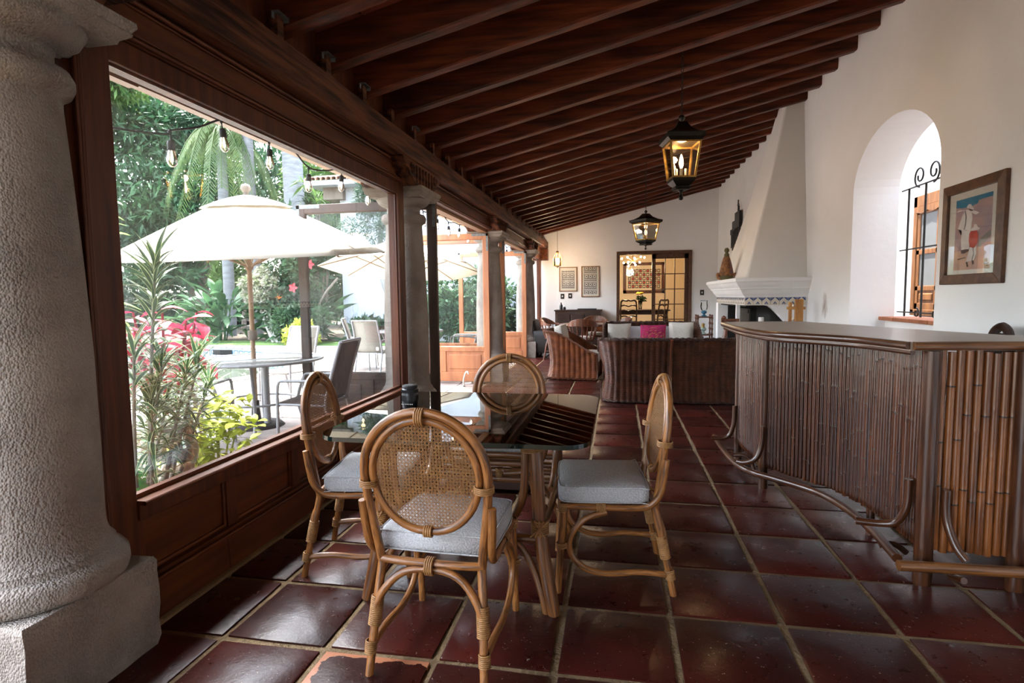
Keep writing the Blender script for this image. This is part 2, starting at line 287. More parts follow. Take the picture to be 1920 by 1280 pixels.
wicker_mat('wicker_red', (0.29, 0.085, 0.026), (0.12, 0.032, 0.011)); wicker_mat('wicker_brown', (0.115, 0.034, 0.013), (0.04, 0.012, 0.006))
# ------------------------------------------------------------ mesh builder
class MB:
    def __init__(s): s.v = []; s.f = []; s.m = []; s.uv = []; s.sm = []
    def add(s, vs, fs, mi=0, smooth=False, uvs=None):
        o = len(s.v); s.v.extend([tuple(p) for p in vs])
        for k, f in enumerate(fs):
            s.f.append(tuple(o+i for i in f)); s.m.append(mi); s.sm.append(smooth)
            s.uv.append(uvs[k] if uvs else None)
        return s
    def box(s, a, b, mi=0):
        x0, y0, z0 = a; x1, y1, z1 = b
        return s.add([(x0,y0,z0),(x1,y0,z0),(x1,y1,z0),(x0,y1,z0),(x0,y0,z1),(x1,y0,z1),(x1,y1,z1),(x0,y1,z1)],
                     [(0,3,2,1),(4,5,6,7),(0,1,5,4),(1,2,6,5),(2,3,7,6),(3,0,4,7)], mi)
    def bar(s, p, q, wd, ht, mi=0, up=(0,0,1)):
        p, q = V(p), V(q); d = (q-p).normalized(); u = V(up); 
        if abs(d.dot(u)) > 0.98: u = V((0,1,0))
        x = d.cross(u).normalized(); y = x.cross(d)
        c = [p+x*a+y*b for a, b in ((-wd/2,-ht/2),(wd/2,-ht/2),(wd/2,ht/2),(-wd/2,ht/2))] + [q+x*a+y*b for a, b in ((-wd/2,-ht/2),(wd/2,-ht/2),(wd/2,ht/2),(-wd/2,ht/2))]
        return s.add(c, [(0,1,2,3),(7,6,5,4),(0,4,5,1),(1,5,6,2),(2,6,7,3),(3,7,4,0)], mi)
    def tube(s, pts, r, n=8, closed=False, caps=True, mi=0, sub=0, smooth=True):
        pts = [V(p) for p in pts]
        R = list(r) if isinstance(r, (list, tuple)) else [r]*len(pts)
        if sub: pts, R = spline(pts, R, sub, closed)
        k = len(pts); T = []
        for i in range(k):
            a = pts[(i-1) % k] if (closed or i > 0) else pts[i]; b = pts[(i+1) % k] if (closed or i < k-1) else pts[i]
            t = b-a; T.append(t.normalized() if t.length > 1e-9 else V((0,0,1)))
        u = T[0].orthogonal().normalized(); rings = []; L = 0.0; us = []
        for i in range(k):
            u = (u - T[i]*u.dot(T[i])); u = u.normalized() if u.length > 1e-6 else T[i].orthogonal().normalized()
            w_ = T[i].cross(u)
            rings.append([pts[i] + (u*math.cos(2*PI*j/n) + w_*math.sin(2*PI*j/n))*R[i] for j in range(n)])
            if i: L += (pts[i]-pts[i-1]).length
            us.append(L)
        vs = [p for rg in rings for p in rg]; fs = []; uvs = []
        for i in range(k if closed else k-1):
            i2 = (i+1) % k; ua = us[i]; ub = us[i2] if i2 else L + (pts[0]-pts[-1]).length
            for j in range(n):
                j2 = (j+1) % n; fs.append((i*n+j, i*n+j2, i2*n+j2, i2*n+j)); va, vb = j/n, (j+1)/n
                uvs.append(((ua,va),(ua,vb),(ub,vb),(ub,va)))
        s.add(vs, fs, mi, smooth, uvs)
        if caps and not closed:
            s.add(rings[0], [tuple(range(n-1,-1,-1))], mi); s.add(rings[-1], [tuple(range(n))], mi)
        return s
    def lathe(s, prof, n=16, c=(0,0,0), mi=0, smooth=True, caps=True, sx=1.0, sy=1.0):
        vs = []; fs = []
        for r, z in prof:
            for j in range(n): vs.append((c[0]+sx*r*math.cos(2*PI*j/n), c[1]+sy*r*math.sin(2*PI*j/n), c[2]+z))
        k = len(prof)
        for i in range(k-1):
            for j in range(n): fs.append((i*n+j, i*n+(j+1)%n, (i+1)*n+(j+1)%n, (i+1)*n+j))
        s.add(vs, fs, mi, smooth)
        if caps:
            if prof[0][0] > 1e-4: s.add(vs[:n], [tuple(range(n-1,-1,-1))], mi)
            if prof[-1][0] > 1e-4: s.add(vs[-n:], [tuple(range(n))], mi)
        return s
    def prism(s, poly, z0, z1, mi=0, side=None):
        n = len(poly); vs = [(x,y,z0) for x,y in poly] + [(x,y,z1) for x,y in poly]
        s.add(vs, [tuple(range(n-1,-1,-1)), tuple(range(n,2*n))], mi)
        return s.add(vs, [(i,(i+1)%n,n+(i+1)%n,n+i) for i in range(n)], mi if side is None else side)
    def loft(s, secs, mi=0, smooth=True, closed=True, caps=True):
        n = len(secs[0]); vs = [p for q in secs for p in q]; fs = []
        for i in range(len(secs)-1):
            for j in range(n if closed else n-1): fs.append((i*n+j, i*n+(j+1)%n, (i+1)*n+(j+1)%n, (i+1)*n+j))
        s.add(vs, fs, mi, smooth)
        if caps and closed: s.add(secs[0], [tuple(range(n-1,-1,-1))], mi); s.add(secs[-1], [tuple(range(n))], mi)
        return s
    def xform(s, M): s.v = [tuple(M @ V(p)) for p in s.v]; return s
    def mesh(s, name, mats):
        me = bpy.data.meshes.new(name); me.from_pydata(s.v, [], s.f)
        for q in (mats if isinstance(mats, (list, tuple)) else [mats]): me.materials.append(MATS[q])
        me.polygons.foreach_set('material_index', s.m); me.polygons.foreach_set('use_smooth', s.sm)
        if any(u is not None for u in s.uv):
            lay = me.uv_layers.new(); k = 0; d = []
            for f, u in zip(s.f, s.uv):
                for j in range(len(f)): d.extend(u[j] if u else (0, 0))
            lay.data.foreach_set('uv', d)
        me.update(); return me
    def build(s, name, mats, parent=None, bevel=0, loc=None, stuff=False, seg=2):
        o = bpy.data.objects.new(name, s.mesh(name, mats)); COL.objects.link(o)
        if parent is not None: o.parent = parent
        if loc: o.location = loc
        if bevel:
            b = o.modifiers.new('bevel', 'BEVEL'); b.width = bevel; b.segments = seg; b.limit_method = 'ANGLE'; b.angle_limit = math.radians(40)
        if stuff: o['kind'] = 'stuff'
        return o
def spline(pts, R, sub, closed=False):
    P = [V(p) for p in pts]; n = len(P); out = []; rr = []
    rng = range(n if closed else n-1)
    for i in rng:
        g = lambda k: P[k % n] if closed else P[min(max(k,0),n-1)]
        a, b, c, d = g(i-1), g(i), g(i+1), g(i+2); ra = R[i]; rb = R[(i+1) % n]
        for q in range(sub):
            t = q/sub
            out.append(0.5*((2*b)+(c-a)*t+(2*a-5*b+4*c-d)*t*t+(3*b-a-3*c+d)*t**3)); rr.append(ra+(rb-ra)*t)
    if not closed: out.append(P[-1]); rr.append(R[-1])
    return out, rr
def smoothpts(pts, sub, closed=False): return spline(pts, [0]*len(pts), sub, closed)[0]
def tag(o, label=None, cat=None, group=None, kind=None):
    if label: o['label'] = label
    if cat: o['category'] = cat
    if group: o['group'] = group
    if kind: o['kind'] = kind
    return o
def thing(name, label, cat, loc=(0,0,0), rz=0, group=None, kind='thing'):
    o = bpy.data.objects.new(name, None); COL.objects.link(o); o.location = loc; o.rotation_euler = (0,0,rz); o.empty_display_size = 0.1
    return tag(o, label, cat, group, kind)
def setting(name, label=None):
    o = bpy.data.objects.new(name, None); COL.objects.link(o); o['kind'] = 'structure'
    if label: o['label'] = label
    return o
KIDS = {}
def copy_tree(o, parent=None):
    c = o.copy(); COL.objects.link(c)
    if parent is not None: c.parent = parent
    for ch in [q for q in o.children]: copy_tree(ch, c)
    return c
def dup(o, loc, rz, label, group=None):
    c = copy_tree(o); c.location = loc; c.rotation_euler = (0, 0, rz); c['label'] = label
    if group: c['group'] = group
    return c
def inst(name, me, parent, loc, rot=(0,0,0), scale=(1,1,1)):
    o = bpy.data.objects.new(name, me); COL.objects.link(o); o.location = loc; o.rotation_euler = rot; o.scale = scale
    if parent is not None: o.parent = parent
    return o
def ring(mb, c, axis, R, r=0.004, n=12, m=5, mi=0):
    a = V(axis).normalized(); u = a.orthogonal().normalized(); w_ = a.cross(u)
    mb.tube([V(c)+(u*math.cos(2*PI*i/n)+w_*math.sin(2*PI*i/n))*R for i in range(n)], r, m, closed=True, mi=mi)
def wrap(mb, p, q, R, r=0.004):
    p, q = V(p), V(q); L = (q-p).length; k = max(2, int(L/(1.7*r)))
    for i in range(k): ring(mb, p+(q-p)*((i+.5)/k), q-p, R, r, 10, 4)
def rrect(x0, y0, x1, y1, r, n=5):
    out = []
    for cx, cy, a in ((x1-r,y0+r,-90),(x1-r,y1-r,0),(x0+r,y1-r,90),(x0+r,y0+r,180)):
        for i in range(n+1):
            t = math.radians(a+90*i/n); out.append((cx+r*math.cos(t), cy+r*math.sin(t)))
    return out
def cushion(poly, z0, z1, r=0.02, puff=0.012):
    """rounded slab cushion from a plan outline"""
    mb = MB(); cx = sum(p[0] for p in poly)/len(poly); cy = sum(p[1] for p in poly)/len(poly)
    def sec(k, z): return [(cx+(x-cx)*k, cy+(y-cy)*k, z) for x, y in poly]
    h = z1-z0; secs = [sec(0.93, z0), sec(0.985, z0+0.008), sec(1.0, z0+h*.3), sec(1.0, z0+h*.7), sec(0.985, z1-0.006), sec(0.93, z1), sec(0.6, z1+puff*.7), sec(0.15, z1+puff)]
    mb.loft(secs, smooth=True); return mb
# ============================================================ SETTING
XR, XL, YB, TP = 2.29, -1.82, 14.0, 0.425
def zc(x, y): return 2.70 + 0.237*(x+1.7) + 0.0075*(y-4)
PY = 0.4333
# ---- floor with single tiles
fl = MB().box((-1.95, -6.0, -0.12), (2.70, 14.0, -0.006)).build('floor', 'grout'); fl['kind'] = 'structure'
def tile_mesh(seed, mname, hx=0.198, hy=0.202):
    r = random.Random(seed); mb = MB(); n = 3
    e = lambda: r.uniform(-.0035, .0035)
    base = [(-hx,-hy),(0,-hy),(hx,-hy),(hx,0),(hx,hy),(0,hy),(-hx,hy),(-hx,0)]
    b = [(x+e(), y+e()) for x, y in base]
    lo = [(x, y, -0.008) for x, y in b]; mi = [(x, y, 0.0008+e()*.25) for x, y in b]; tp = [(x*.965, y*.965, 0.0035+e()*.4) for x, y in b]
    c = [(0, 0, 0.0045+e()*.6)]
    mb.add(lo+mi+tp+c, [(i, (i+1)%8, 8+(i+1)%8, 8+i) for i in range(8)], 0)
    mb.add(lo+mi+tp+c, [(8+i, 8+(i+1)%8, 16+(i+1)%8, 16+i) for i in range(8)] + [(16+i, 16+(i+1)%8, 24) for i in range(8)], 0, True)
    return mb.mesh('tile', mname)
TM = [tile_mesh(s, 'floor_tile') for s in range(5)]
TPEEL = tile_mesh(9, 'floor_tile_peeled')
rest = MB(); ntile = 0
for j in range(-6, 28):
    for i in range(-4, 6):
        x = -0.2129 + TP*(i+.5); y = 2.283 + PY*(j+.5)
        if x < -1.93 or x > 2.55 or y > 13.9: continue
        if -5 <= j <= 14 and x < 2.1:
            me = TPEEL if (i == -2 and j == -2) else random.choice(TM)
            inst('tile', me, fl, (x, y, random.uniform(-.0012, .0012)), (random.uniform(-.003,.003), random.uniform(-.003,.003), random.choice((0, PI)) if me is not TPEEL else 0)); ntile += 1
        else:
            rest.box((x-.198, y-.202, -.008), (x+.198, y+.202, .003))
if rest.v: rest.build('tiles_beyond', 'floor_tile', fl, stuff=True)
# ---- right wall with the arched niche
AY0, AY1, AC, AS, AR = 4.69, 6.25, 5.47, 2.25, 0.535
arch = [(AY1, 0.0)] + [(AC + .78*math.cos(t), AS + AR*math.sin(t)) for t in np.linspace(0, PI, 25)] + [(AY0, 0.0)]
wr = MB(); ZT = 7.4  # unseen upper wall raised to keep the sun off the courtyard
for x in (XR, 2.70):
    wr.add([(x,-6.0,0),(x,AY0,0),(x,AY0,ZT),(x,-6.0,ZT)], [(0,1,2,3)]); wr.add([(x,AY1,0),(x,14.2,0),(x,14.2,ZT+.1),(x,AY1,ZT)], [(0,1,2,3)])
    for a, b in zip(arch[1:-2], arch[2:-1]): wr.add([(x,a[0],a[1]),(x,b[0],b[1]),(x,b[0],ZT),(x,a[0],ZT)], [(0,1,2,3)])
for a, b in zip(arch[:-1], arch[1:]): wr.add([(XR,*a),(XR,*b),(2.70,*b),(2.70,*a)], [(0,1,2,3)], 0, True)
wr.add([(XR,-6.0,0),(2.70,-6.0,0),(2.70,-6.0,ZT),(XR,-6.0,ZT)], [(0,1,2,3)])
wr.add([(XR,-6.0,ZT),(2.70,-6.0,ZT),(2.70,14.2,ZT+.1),(XR,14.2,ZT+.1)], [(0,1,2,3)])
wall_right = wr.build('wall_right', 'plaster_stained'); wall_right['kind'] = 'structure'
MB().box((2.62, AY0-.02, 0), (2.86, AY1+.02, 1.02)).build('sill_wall', 'plaster', wall_right)
for k in range(5):
    y = AY0+.01+k*.309
    MB().box((2.55, y, 1.02), (2.90, y+.300, 1.055)).build('sill_tile', 'terracotta', wall_right, bevel=.006)
cw = MB(); cw.box((3.85, 3.5, -.1), (4.0, 10.5, 4.2)); cw.box((2.70, 3.4, -.1), (4.0, 3.5, 4.2)); cw.box((2.70, 10.4, -.1), (4.0, 10.5, 4.2))
o = cw.build('wall_courtyard', 'courtyard_plaster'); o['kind'] = 'structure'
o = MB().box((2.70, 3.4, -.15), (4.0, 10.5, -.02)).build('floor_courtyard', 'paver'); o['kind'] = 'structure'
# ---- back wall with the doorway
DX0, DX1, DZ = 0.045, 1.635, 2.26
o = MB().box((-2.2,-6.15,0),(2.70,-6.0,4.1)).build('wall_front', 'plaster'); o['kind'] = 'structure'
wb = MB(); wb.box((-2.2, YB, 0), (DX0, YB+.16, 4.1)); wb.box((DX1, YB, 0), (2.70, YB+.16, 4.1)); wb.box((DX0, YB, DZ), (DX1, YB+.16, 4.1))
wall_back = wb.build('wall_back', 'plaster'); wall_back['kind'] = 'structure'
# ---- dining room behind it
dr = MB(); dr.box((-2.2, 18.2, 0), (3.2, 18.3, 3.0)); dr.box((-2.2, YB+.16, 0), (-2.1, 18.2, 3.0)); dr.box((3.1, YB+.16, 0), (3.2, 18.2, 3.0))
o = dr.build('wall_dining_room', 'warm_plaster'); o['kind'] = 'structure'
o = MB().box((-2.2, YB+.16, 2.9), (3.2, 18.2, 3.0)).build('ceiling_dining_room', 'warm_plaster'); o['kind'] = 'structure'
o = MB().box((-2.2, YB, -.1), (3.2, 18.3, -.004)).build('floor_dining_room', 'floor_tile'); o['kind'] = 'structure'
# ---- ceiling: roof slab, beams, bricks
def roofpt(x, y, dz): return (x, y, zc(x, y)+dz)
rs = MB()
pts = [roofpt(-2.62,-6.0,.265), roofpt(2.70,-6.0,.265), roofpt(2.70,14.2,.265), roofpt(-2.62,14.2,.265)]
top = [(x,y,z+.16) for x,y,z in pts]
rs.add(pts+top, [(0,3,2,1)], 0); rs.add(pts+top, [(4,5,6,7),(0,1,5,4),(1,2,6,5),(2,3,7,6),(3,0,4,7)], 1)
ceiling = rs.build('ceiling', ['brick', 'roof_clay']); ceiling['kind'] = 'structure'
BW, BH = 0.10, 0.225
def beam_mesh(seed):
    r = random.Random(seed); secs = []
    for x in np.linspace(-2.58, 2.36, 10):
        e = lambda: r.uniform(-.004, .004); z = 0.237*(x+1.7); c = .012
        q = [(0,c),(c,0),(BW-c,0),(BW,c),(BW,BH),(0,BH)]
        secs.append([(x, yy+e(), z+zz+e()) for yy, zz in q])
    return MB().loft(secs, smooth=False).mesh('beam', 'beam_wood')
BM = [beam_mesh(s) for s in range(4)]
BY = [5.78+.495*k for k in range(-23, 17)]
for y in BY: inst('beam', random.choice(BM), ceiling, (0, y+random.uniform(-.012,.012), 2.70+.0075*(y-4)+random.uniform(-.005,.005)))
fb = MB()
for k in range(14): fb.box((-2.645, -2+1.2*k, 2.475+.0075*(-2+1.2*k-4)), (-2.585, -2+1.2*k+1.19, 2.70+.0075*(-2+1.2*k-4)))
fb.build('eave_fascia', 'light_frame', ceiling)
def brick_mesh():
    mb = MB(); L = .292; h = 0.237*L
    v = [(0,0,0),(L,0,h),(L,.46,h),(0,.46,0)]; v += [(x,y,z+.03) for x,y,z in v]
    mb.add(v, [(0,3,2,1),(4,5,6,7),(0,1,5,4),(1,2,6,5),(2,3,7,6),(3,0,4,7)]); return mb.mesh('brick', 'brick')
BKM = brick_mesh()
for y in BY[15:23]:
    for i in range(15):
        x = -2.1+.303*i + random.uniform(-.004,.004)
        if x > 2.1: continue
        inst('brick', BKM, ceiling, (x, y+.03, zc(x, y)+BH-.002+random.uniform(0,.004)))
ms = MB()
for y in BY[15:23]: ms.add([roofpt(-2.3,y+.02,BH+.024),roofpt(2.28,y+.02,BH+.024),roofpt(2.28,y+.50,BH+.024),roofpt(-2.3,y+.50,BH+.024)], [(0,3,2,1)])
ms.build('mortar_bed', 'mortar', ceiling)
# ---- left side: ledger beam, header, corbels
wall_left = setting('wall_left')
lb = MB(); r = random.Random(3); secs = []
for y in np.linspace(-6.0, 14.0, 40):
    e = lambda: r.uniform(-.006, .006)
    secs.append([(-1.68+e(), y, 2.452+e()), (-1.672+e(), y, 2.60+e()), (-1.69+e(), y, 2.617), (-2.15, y, 2.617), (-2.15, y, 2.44), (-1.70, y, 2.44+e()*.4)])
lb.loft(secs, smooth=False).build('ledger_beam', 'ledger_wood', wall_left)
ib = MB().box((-1.83, 0, 0), (-1.79, .37, .35)).mesh('infill_board', 'mahogany')
for y in BY[1:]: inst('infill_board', ib, wall_left, (0, y+BW, 2.60))
pk = MB().box((-1.745, 0, 0), (-1.70, .055, .115)).mesh('packing_block', 'ledger_wood')
for y in BY[13:29]:
    inst('packing_block', pk, wall_left, (0, y-.075, 2.615))
bk = MB(); bk.box((-.02,-.05,0),(.02,.05,.004)); bk.box((-.02,-.05,-.03),(-.015,-.03,0)); bk.box((-.02,0,-.04),(-.015,.02,0)); bk.box((-.02,.04,-.02),(.02,.045,0))
bkm = bk.mesh('metal_bracket', 'steel_plate')
for y in (BY[17],BY[18],BY[19],BY[21]): inst('metal_bracket', bkm, wall_left, (-1.69, y-.06, 2.73))
YC = [1.536+3.51*k for k in range(4)]
def corbel(yc, par):
    half = [(.50,2.44),(.50,2.415),(.455,2.405),(.43,2.37),(.37,2.365),(.36,2.335),(.335,2.315),(.29,2.31),(.27,2.275),(.235,2.258)]
    poly = half + [(-a, b) for a, b in reversed(half)]
    mb = MB(); n = len(poly)
    secs = [[(x, yc+a, b) for a, b in poly] for x in (-1.70, -2.18)]; mb.loft(secs, smooth=False)
    c = mb.build('corbel', 'ledger_wood', par, bevel=.006)
    sc_ = MB()
    for s in (-1, 1):
        pts = [(-1.697, yc+s*(.30+.052*(1-t/14)*math.cos(t*.9)), 2.375+.048*(1-t/14)*math.sin(t*.9)) for t in range(13)]
        sc_.tube(pts, .011, 6, sub=2)
    for q in range(6): sc_.tube([(-1.697, yc-.20+q*.08, 2.28), (-1.697, yc-.20+q*.08, 2.42)], .010, 6)
    sc_.build('carved_scroll', 'ledger_wood', c)
for k, yc in enumerate(YC): corbel(yc-.10, wall_left)
corbel(13.85, wall_left) if False else None
MB().box((-2.2, 13.80, 2.16), (-1.67, 13.995, 2.44)).build('end_block', 'mahogany_h', wall_left, bevel=.01)
for k in range(4):
    y0 = YC[k]+.20; y1 = (YC[k+1]-.20) if k < 3 else 13.8
    hp = MB().box((-1.90, y0-.1, 2.27), (-1.825, y1+.1, 2.44)).build('header_panel', 'mahogany_h', wall_left)
    md = MB()
    for z, x, t in ((2.285, -1.815, .018), (2.305, -1.82, .010), (2.425, -1.812, .022), (2.405, -1.818, .010)): md.tube([(x, y0-.1, z), (x, y1+.1, z)], t/2, 6)
    md.build('moulding', 'mahogany_h', hp)
    MB().box((-2.00, y0-.2, 2.235), (-1.90, y1+.2, 2.44)).build('outer_lintel', 'light_frame', wall_left)
# ---- fixed windows (first and last bay)
def fixed_window(name, g0, g1, label, nlp):
    wn = setting(name, label)
    fr = MB(); X0, X1 = -1.93, -1.835
    fr.box((X0, g0-.13, 0.0), (X1, g0, 2.27)); fr.box((X0, g1, 0.0), (X1, g1+.13, 2.27))
    fr.box((X0, g0, 2.175), (X1, g1, 2.27)); fr.box((X0, g0, .435), (X1+.012, g1, .505))
    fr.box((X0, g0-.30, 0.0), (X1-.03, g0-.13, 2.27))
    f = fr.build('window_frame', 'mahogany', wn, bevel=.004)
    bd = MB()
    for yy in (g0-.137, g0-.118): bd.tube([(X1-.004, yy, .02), (X1-.004, yy, 2.2)], .006, 6)
    for a, b in (((g0,.505),(g0,2.175)), ((g1,.505),(g1,2.175)), ((g0,2.175),(g1,2.175))): bd.tube([(-1.862, a[0], a[1]), (-1.862, b[0], b[1])], .010, 6)
    bd.build('glazing_bead', 'mahogany', f)
    s = MB(); s.box((-1.93, g0, .500), (-1.80, g1, .517)); s.tube([(-1.802, g0, .508), (-1.802, g1, .508)], .0085, 8); s.box((-1.88, g0, .517), (-1.855, g1, .535))
    s.build('window_sill', 'mahogany_h', wn)
    MB().box((-1.884, g0, .517), (-1.878, g1, 2.175)).build('pane', 'pane_glass', wn)
    wdt = (g1-g0)/nlp
    for i in range(nlp):
        a, b = g0+i*wdt+.035, g0+(i+1)*wdt-.035
        pn = MB(); pn.box((-1.90, a, .20), (-1.872, b, .435))
        pn.build('panel', 'mahogany_h', wn)
        bd = MB()
        for q0, q1 in (((a,.205),(b,.205)), ((a,.43),(b,.43)), ((a,.205),(a,.43)), ((b,.205),(b,.43))): bd.tube([(-1.868, *q0), (-1.868, *q1)], .011, 6)
        bd.build('panel_moulding', 'mahogany_h', wn)
    for i in range(nlp+1):
        y = g0+i*wdt; MB().box((-1.93, y-.037, .15), (-1.848, y+.037, .437)).build('stile', 'mahogany', wn, bevel=.003)
    return wn
w1 = fixed_window('window_1', 1.855, 4.65, None, 5)
w2 = fixed_window('window_2', 12.45, 13.72, None, 2)
for nm, a, b in (('baseboard_left', 1.60, 4.82), ('baseboard_left_far', 12.3, 13.98)):
    q = MB(); mid = 2.33 if a < 5 else b
    q.box((-1.93, a, 0), (-1.812, mid-.004, .175)); 
    if mid < b: q.box((-1.93, mid, 0), (-1.810, b, .175))
    q.box((-1.93, a, .175), (-1.828, b, .20)); q.tube([(-1.812, a, .178), (-1.812, b, .178)], .009, 6)
    o = q.build(nm, 'mahogany_h', bevel=.003); o['kind'] = 'structure'
o = MB().box((-1.93, 1.6, -.01), (-1.785, 4.9, .018)).build('trim_1', 'grout', bevel=.008); o['kind'] = 'structure'
# ---- door leaves swung out over the terrace
def door_leaf(name, loc, rz, w, wood, label, plates=True):
    d = setting(name, label); d.location = loc; d.rotation_euler = (0, 0, rz)
    H0, H1, st, t = .02, 2.23, .088, .024
    fr = MB(); fr.box((0,-t,H0),(st,t,H1)); fr.box((w-st,-t,H0),(w,t,H1)); fr.box((st,-t,H1-.085),(w-st,t,H1)); fr.box((st,-t,.475),(w-st,t,.545)); fr.box((st,-t,H0),(w-st,t,.16)); fr.box((w/2-.045,-t,.16),(w/2+.045,t,.475))
    f = fr.build('door_frame', wood, d, bevel=.005)
    MB().box((st,-.003,.545),(w-st,.003,H1-.085)).build('pane', 'pane_glass', d)
    gb = MB()
    for s in (-1, 1):
        for a, b in (((st,.545),(w-st,.545)), ((st,H1-.085),(w-st,H1-.085)), ((st,.545),(st,H1-.085)), ((w-st,.545),(w-st,H1-.085))): gb.tube([(a[0],s*.013,a[1]),(b[0],s*.013,b[1])], .008, 5)
    gb.build('glazing_bead', wood, f)
    for x0, x1 in ((st, w/2-.045), (w/2+.045, w-st)):
        p = MB().box((x0,-.010,.16),(x1,.010,.475)).build('panel', wood, d)
        m = MB().box((x0+.045,-.018,.205),(x1-.045,.018,.43)).build('raised_field', wood, p, bevel=.012)
    if plates:
        for s in (-1, 1):
            for x0, x1, z0, z1, y_ in ((0,.04,H1-.26,H1,0),(0,.26,H1-.04,H1,0),(w-.04,w,H1-.26,H1,0),(w-.26,w,H1-.04,H1,0)):
                MB().box((x0+.004, s*t, z0), (x1-.004, s*(t+.002), z1-.004)).build('corner_plate', 'steel_plate', d)
    return d
door_leaf('door_2', (-1.72, 5.33, 0), PI, 1.46, 'door_wood_shaded', None)
door_leaf('door_3', (-1.88, 8.30, 0), PI, 1.46, 'door_wood_lit', None)
door_leaf('door_4', (-1.76, 8.90, 0), PI, 1.46, 'door_wood_lit', None)
door_leaf('door_5', (-1.88, 11.80, 0), PI, 1.46, 'door_wood_lit', None)
# ---- sliding door in the back wall
d1 = setting('door_1')
fr = MB(); fr.box((-.03, YB-.035, 0), (DX0, YB+.19, 2.335)); fr.box((DX1, YB-.035, 0), (1.71, YB+.19, 2.335)); fr.box((DX0, YB-.035, DZ), (DX1, YB+.19, 2.335))
fr.build('door_frame', 'frame_wood', d1, bevel=.006)
LX0, LX1 = .80, 1.635
lf = MB(); y0, y1 = YB+.05, YB+.09
lf.box((LX0,y0,0),(LX0+.085,y1,DZ)); lf.box((LX1-.085,y0,0),(LX1,y1,DZ)); lf.box((LX0,y0,DZ-.11),(LX1,y1,DZ)); lf.box((LX0,y0,0),(LX1,y1,.35))
gx = [LX0+.085 + (LX1-LX0-.17)*k/3 for k in range(4)]; gz = [.35 + (DZ-.11-.35)*k/5 for k in range(6)]
for x in gx[1:3]: lf.box((x-.011,y0,.35),(x+.011,y1,DZ-.11))
for z in gz[1:5]: lf.box((LX0+.08,y0,z-.011),(LX1-.08,y1,z+.011))
leaf = lf.build('sliding_leaf', 'frame_wood', d1)
for i in range(3):
    for k in range(5): MB().box((gx[i]+.011, YB+.068, gz[k]+.011), (gx[i+1]-.011, YB+.072, gz[k+1]-.011)).build('pane', 'amber_glass', leaf)
MB().lathe([(.012,0),(.018,.01),(.018,.025),(.010,.03)], 10).xform(Matrix.Translation((LX0+.04, YB+.05, 1.05)) @ Matrix.Rotation(PI/2, 4, 'X')).build('door_handle', 'lantern_metal', leaf)
# ---- ground outside
gp = MB().box((-40, -14, -.6), (-1.95, 60, -.42)); gp.box((-5.25, -6, -.5), (-1.95, 16.5, -.035)); gp.box((-1.95, -14, -.6), (12, -6.2, -.03)); gp.box((-40, 15.0, -.5), (-1.95, 60, -.05)); gp.box((-40, -14, -.5), (-19, 60, -.05)); gp.box((-19,-14,-.5),(-5.25,4.0,-.05))
ground = gp.build('ground', 'soil'); ground['kind'] = 'structure'
te = MB().box((-5.25, 1.5, -.12), (-1.90, 15.0, -.036)).build('terrace', 'grout'); te['kind'] = 'structure'
pm = [MB().box((-.215,-.215,-.02), (.215,.215,random.uniform(.012,.018))).mesh('paver', 'paver') for _ in range(3)]
for i in range(8):
    for j in range(26):
        x, y = -2.13-.44*i, 3.9+.44*j+(.22 if i % 2 else 0)
        if y > 14.8: continue
        inst('paver', random.choice(pm), te, (x, y, -.03+random.uniform(-.002,.002)), (0,0,random.choice((0,PI/2,PI))))
# ============================================================ STONE COLUMNS
def column(yc, label):
    t = thing('stone_column', label, 'column', (-1.94, yc, 0), 0, 'stone columns along the window wall')
    h = .246; r = random.Random(int(yc*10)); mb = MB()
    n = 6; secs = []
    for z in (0, .04, .10, .16, .22, .28, .325, .34):
        ins = .008 if z in (0, .34) else 0; q = []
        for k in range(4):
            for i in range(n):
                a = -1+2*i/n; e = lambda: r.uniform(-.004, .004); hh = h-ins
                p = [(a*hh,-hh),(hh,a*hh),(-a*hh,hh),(-hh,-a*hh)][k]; q.append((p[0]+e(), p[1]+e(), z))
        secs.append(q)
    mb.loft(secs, smooth=False); mb.build('plinth', 'stone', t)
    MB().lathe([(.20,.34),(.262,.345),(.270,.37),(.268,.405),(.250,.428),(.236,.432),(.236,.442),(.228,.455),(.205,.462)], 40).build('base', 'stone', t)
    prof = [(.232,.455),(.215,.475),(.205,.51),(.203,.56),(.204,.8),(.202,1.1),(.192,1.4),(.178,1.7),(.165,1.93),(.166,1.955)]
    MB().lathe(prof, 40).build('shaft', 'stone', t)
    cp = MB().lathe([(.165,1.955),(.176,1.965),(.192,1.975),(.203,2.0),(.203,2.02),(.192,2.042),(.172,2.05),(.150,2.056),(.150,2.105),(.158,2.112),(.172,2.114),(.178,2.122),(.200,2.128),(.225,2.148),(.243,2.18),(.235,2.19)], 40).build('capital', 'stone', t)
    ab = MB(); sq = lambda a, z: [(-a,-a,z),(a,-a,z),(a,a,z),(-a,a,z)]
    ab.loft([sq(.232,2.180), sq(.236,2.192), sq(.262,2.212), sq(.266,2.222), sq(.262,2.226), sq(.276,2.245), sq(.274,2.262)], smooth=False)
    ab.build('abacus', 'stone', t, bevel=.005)
    return t
column(YC[0], 'massive grey stone column in the near corner, its square plinth in full view')
column(YC[1], 'slim-looking grey stone column between the fixed window and the first open glass door')
column(YC[2], 'third grey stone column along the window wall, behind the sunlit orange door leaf')
column(YC[3], 'farthest grey stone column, nearest the dark lounge chair and back wall')
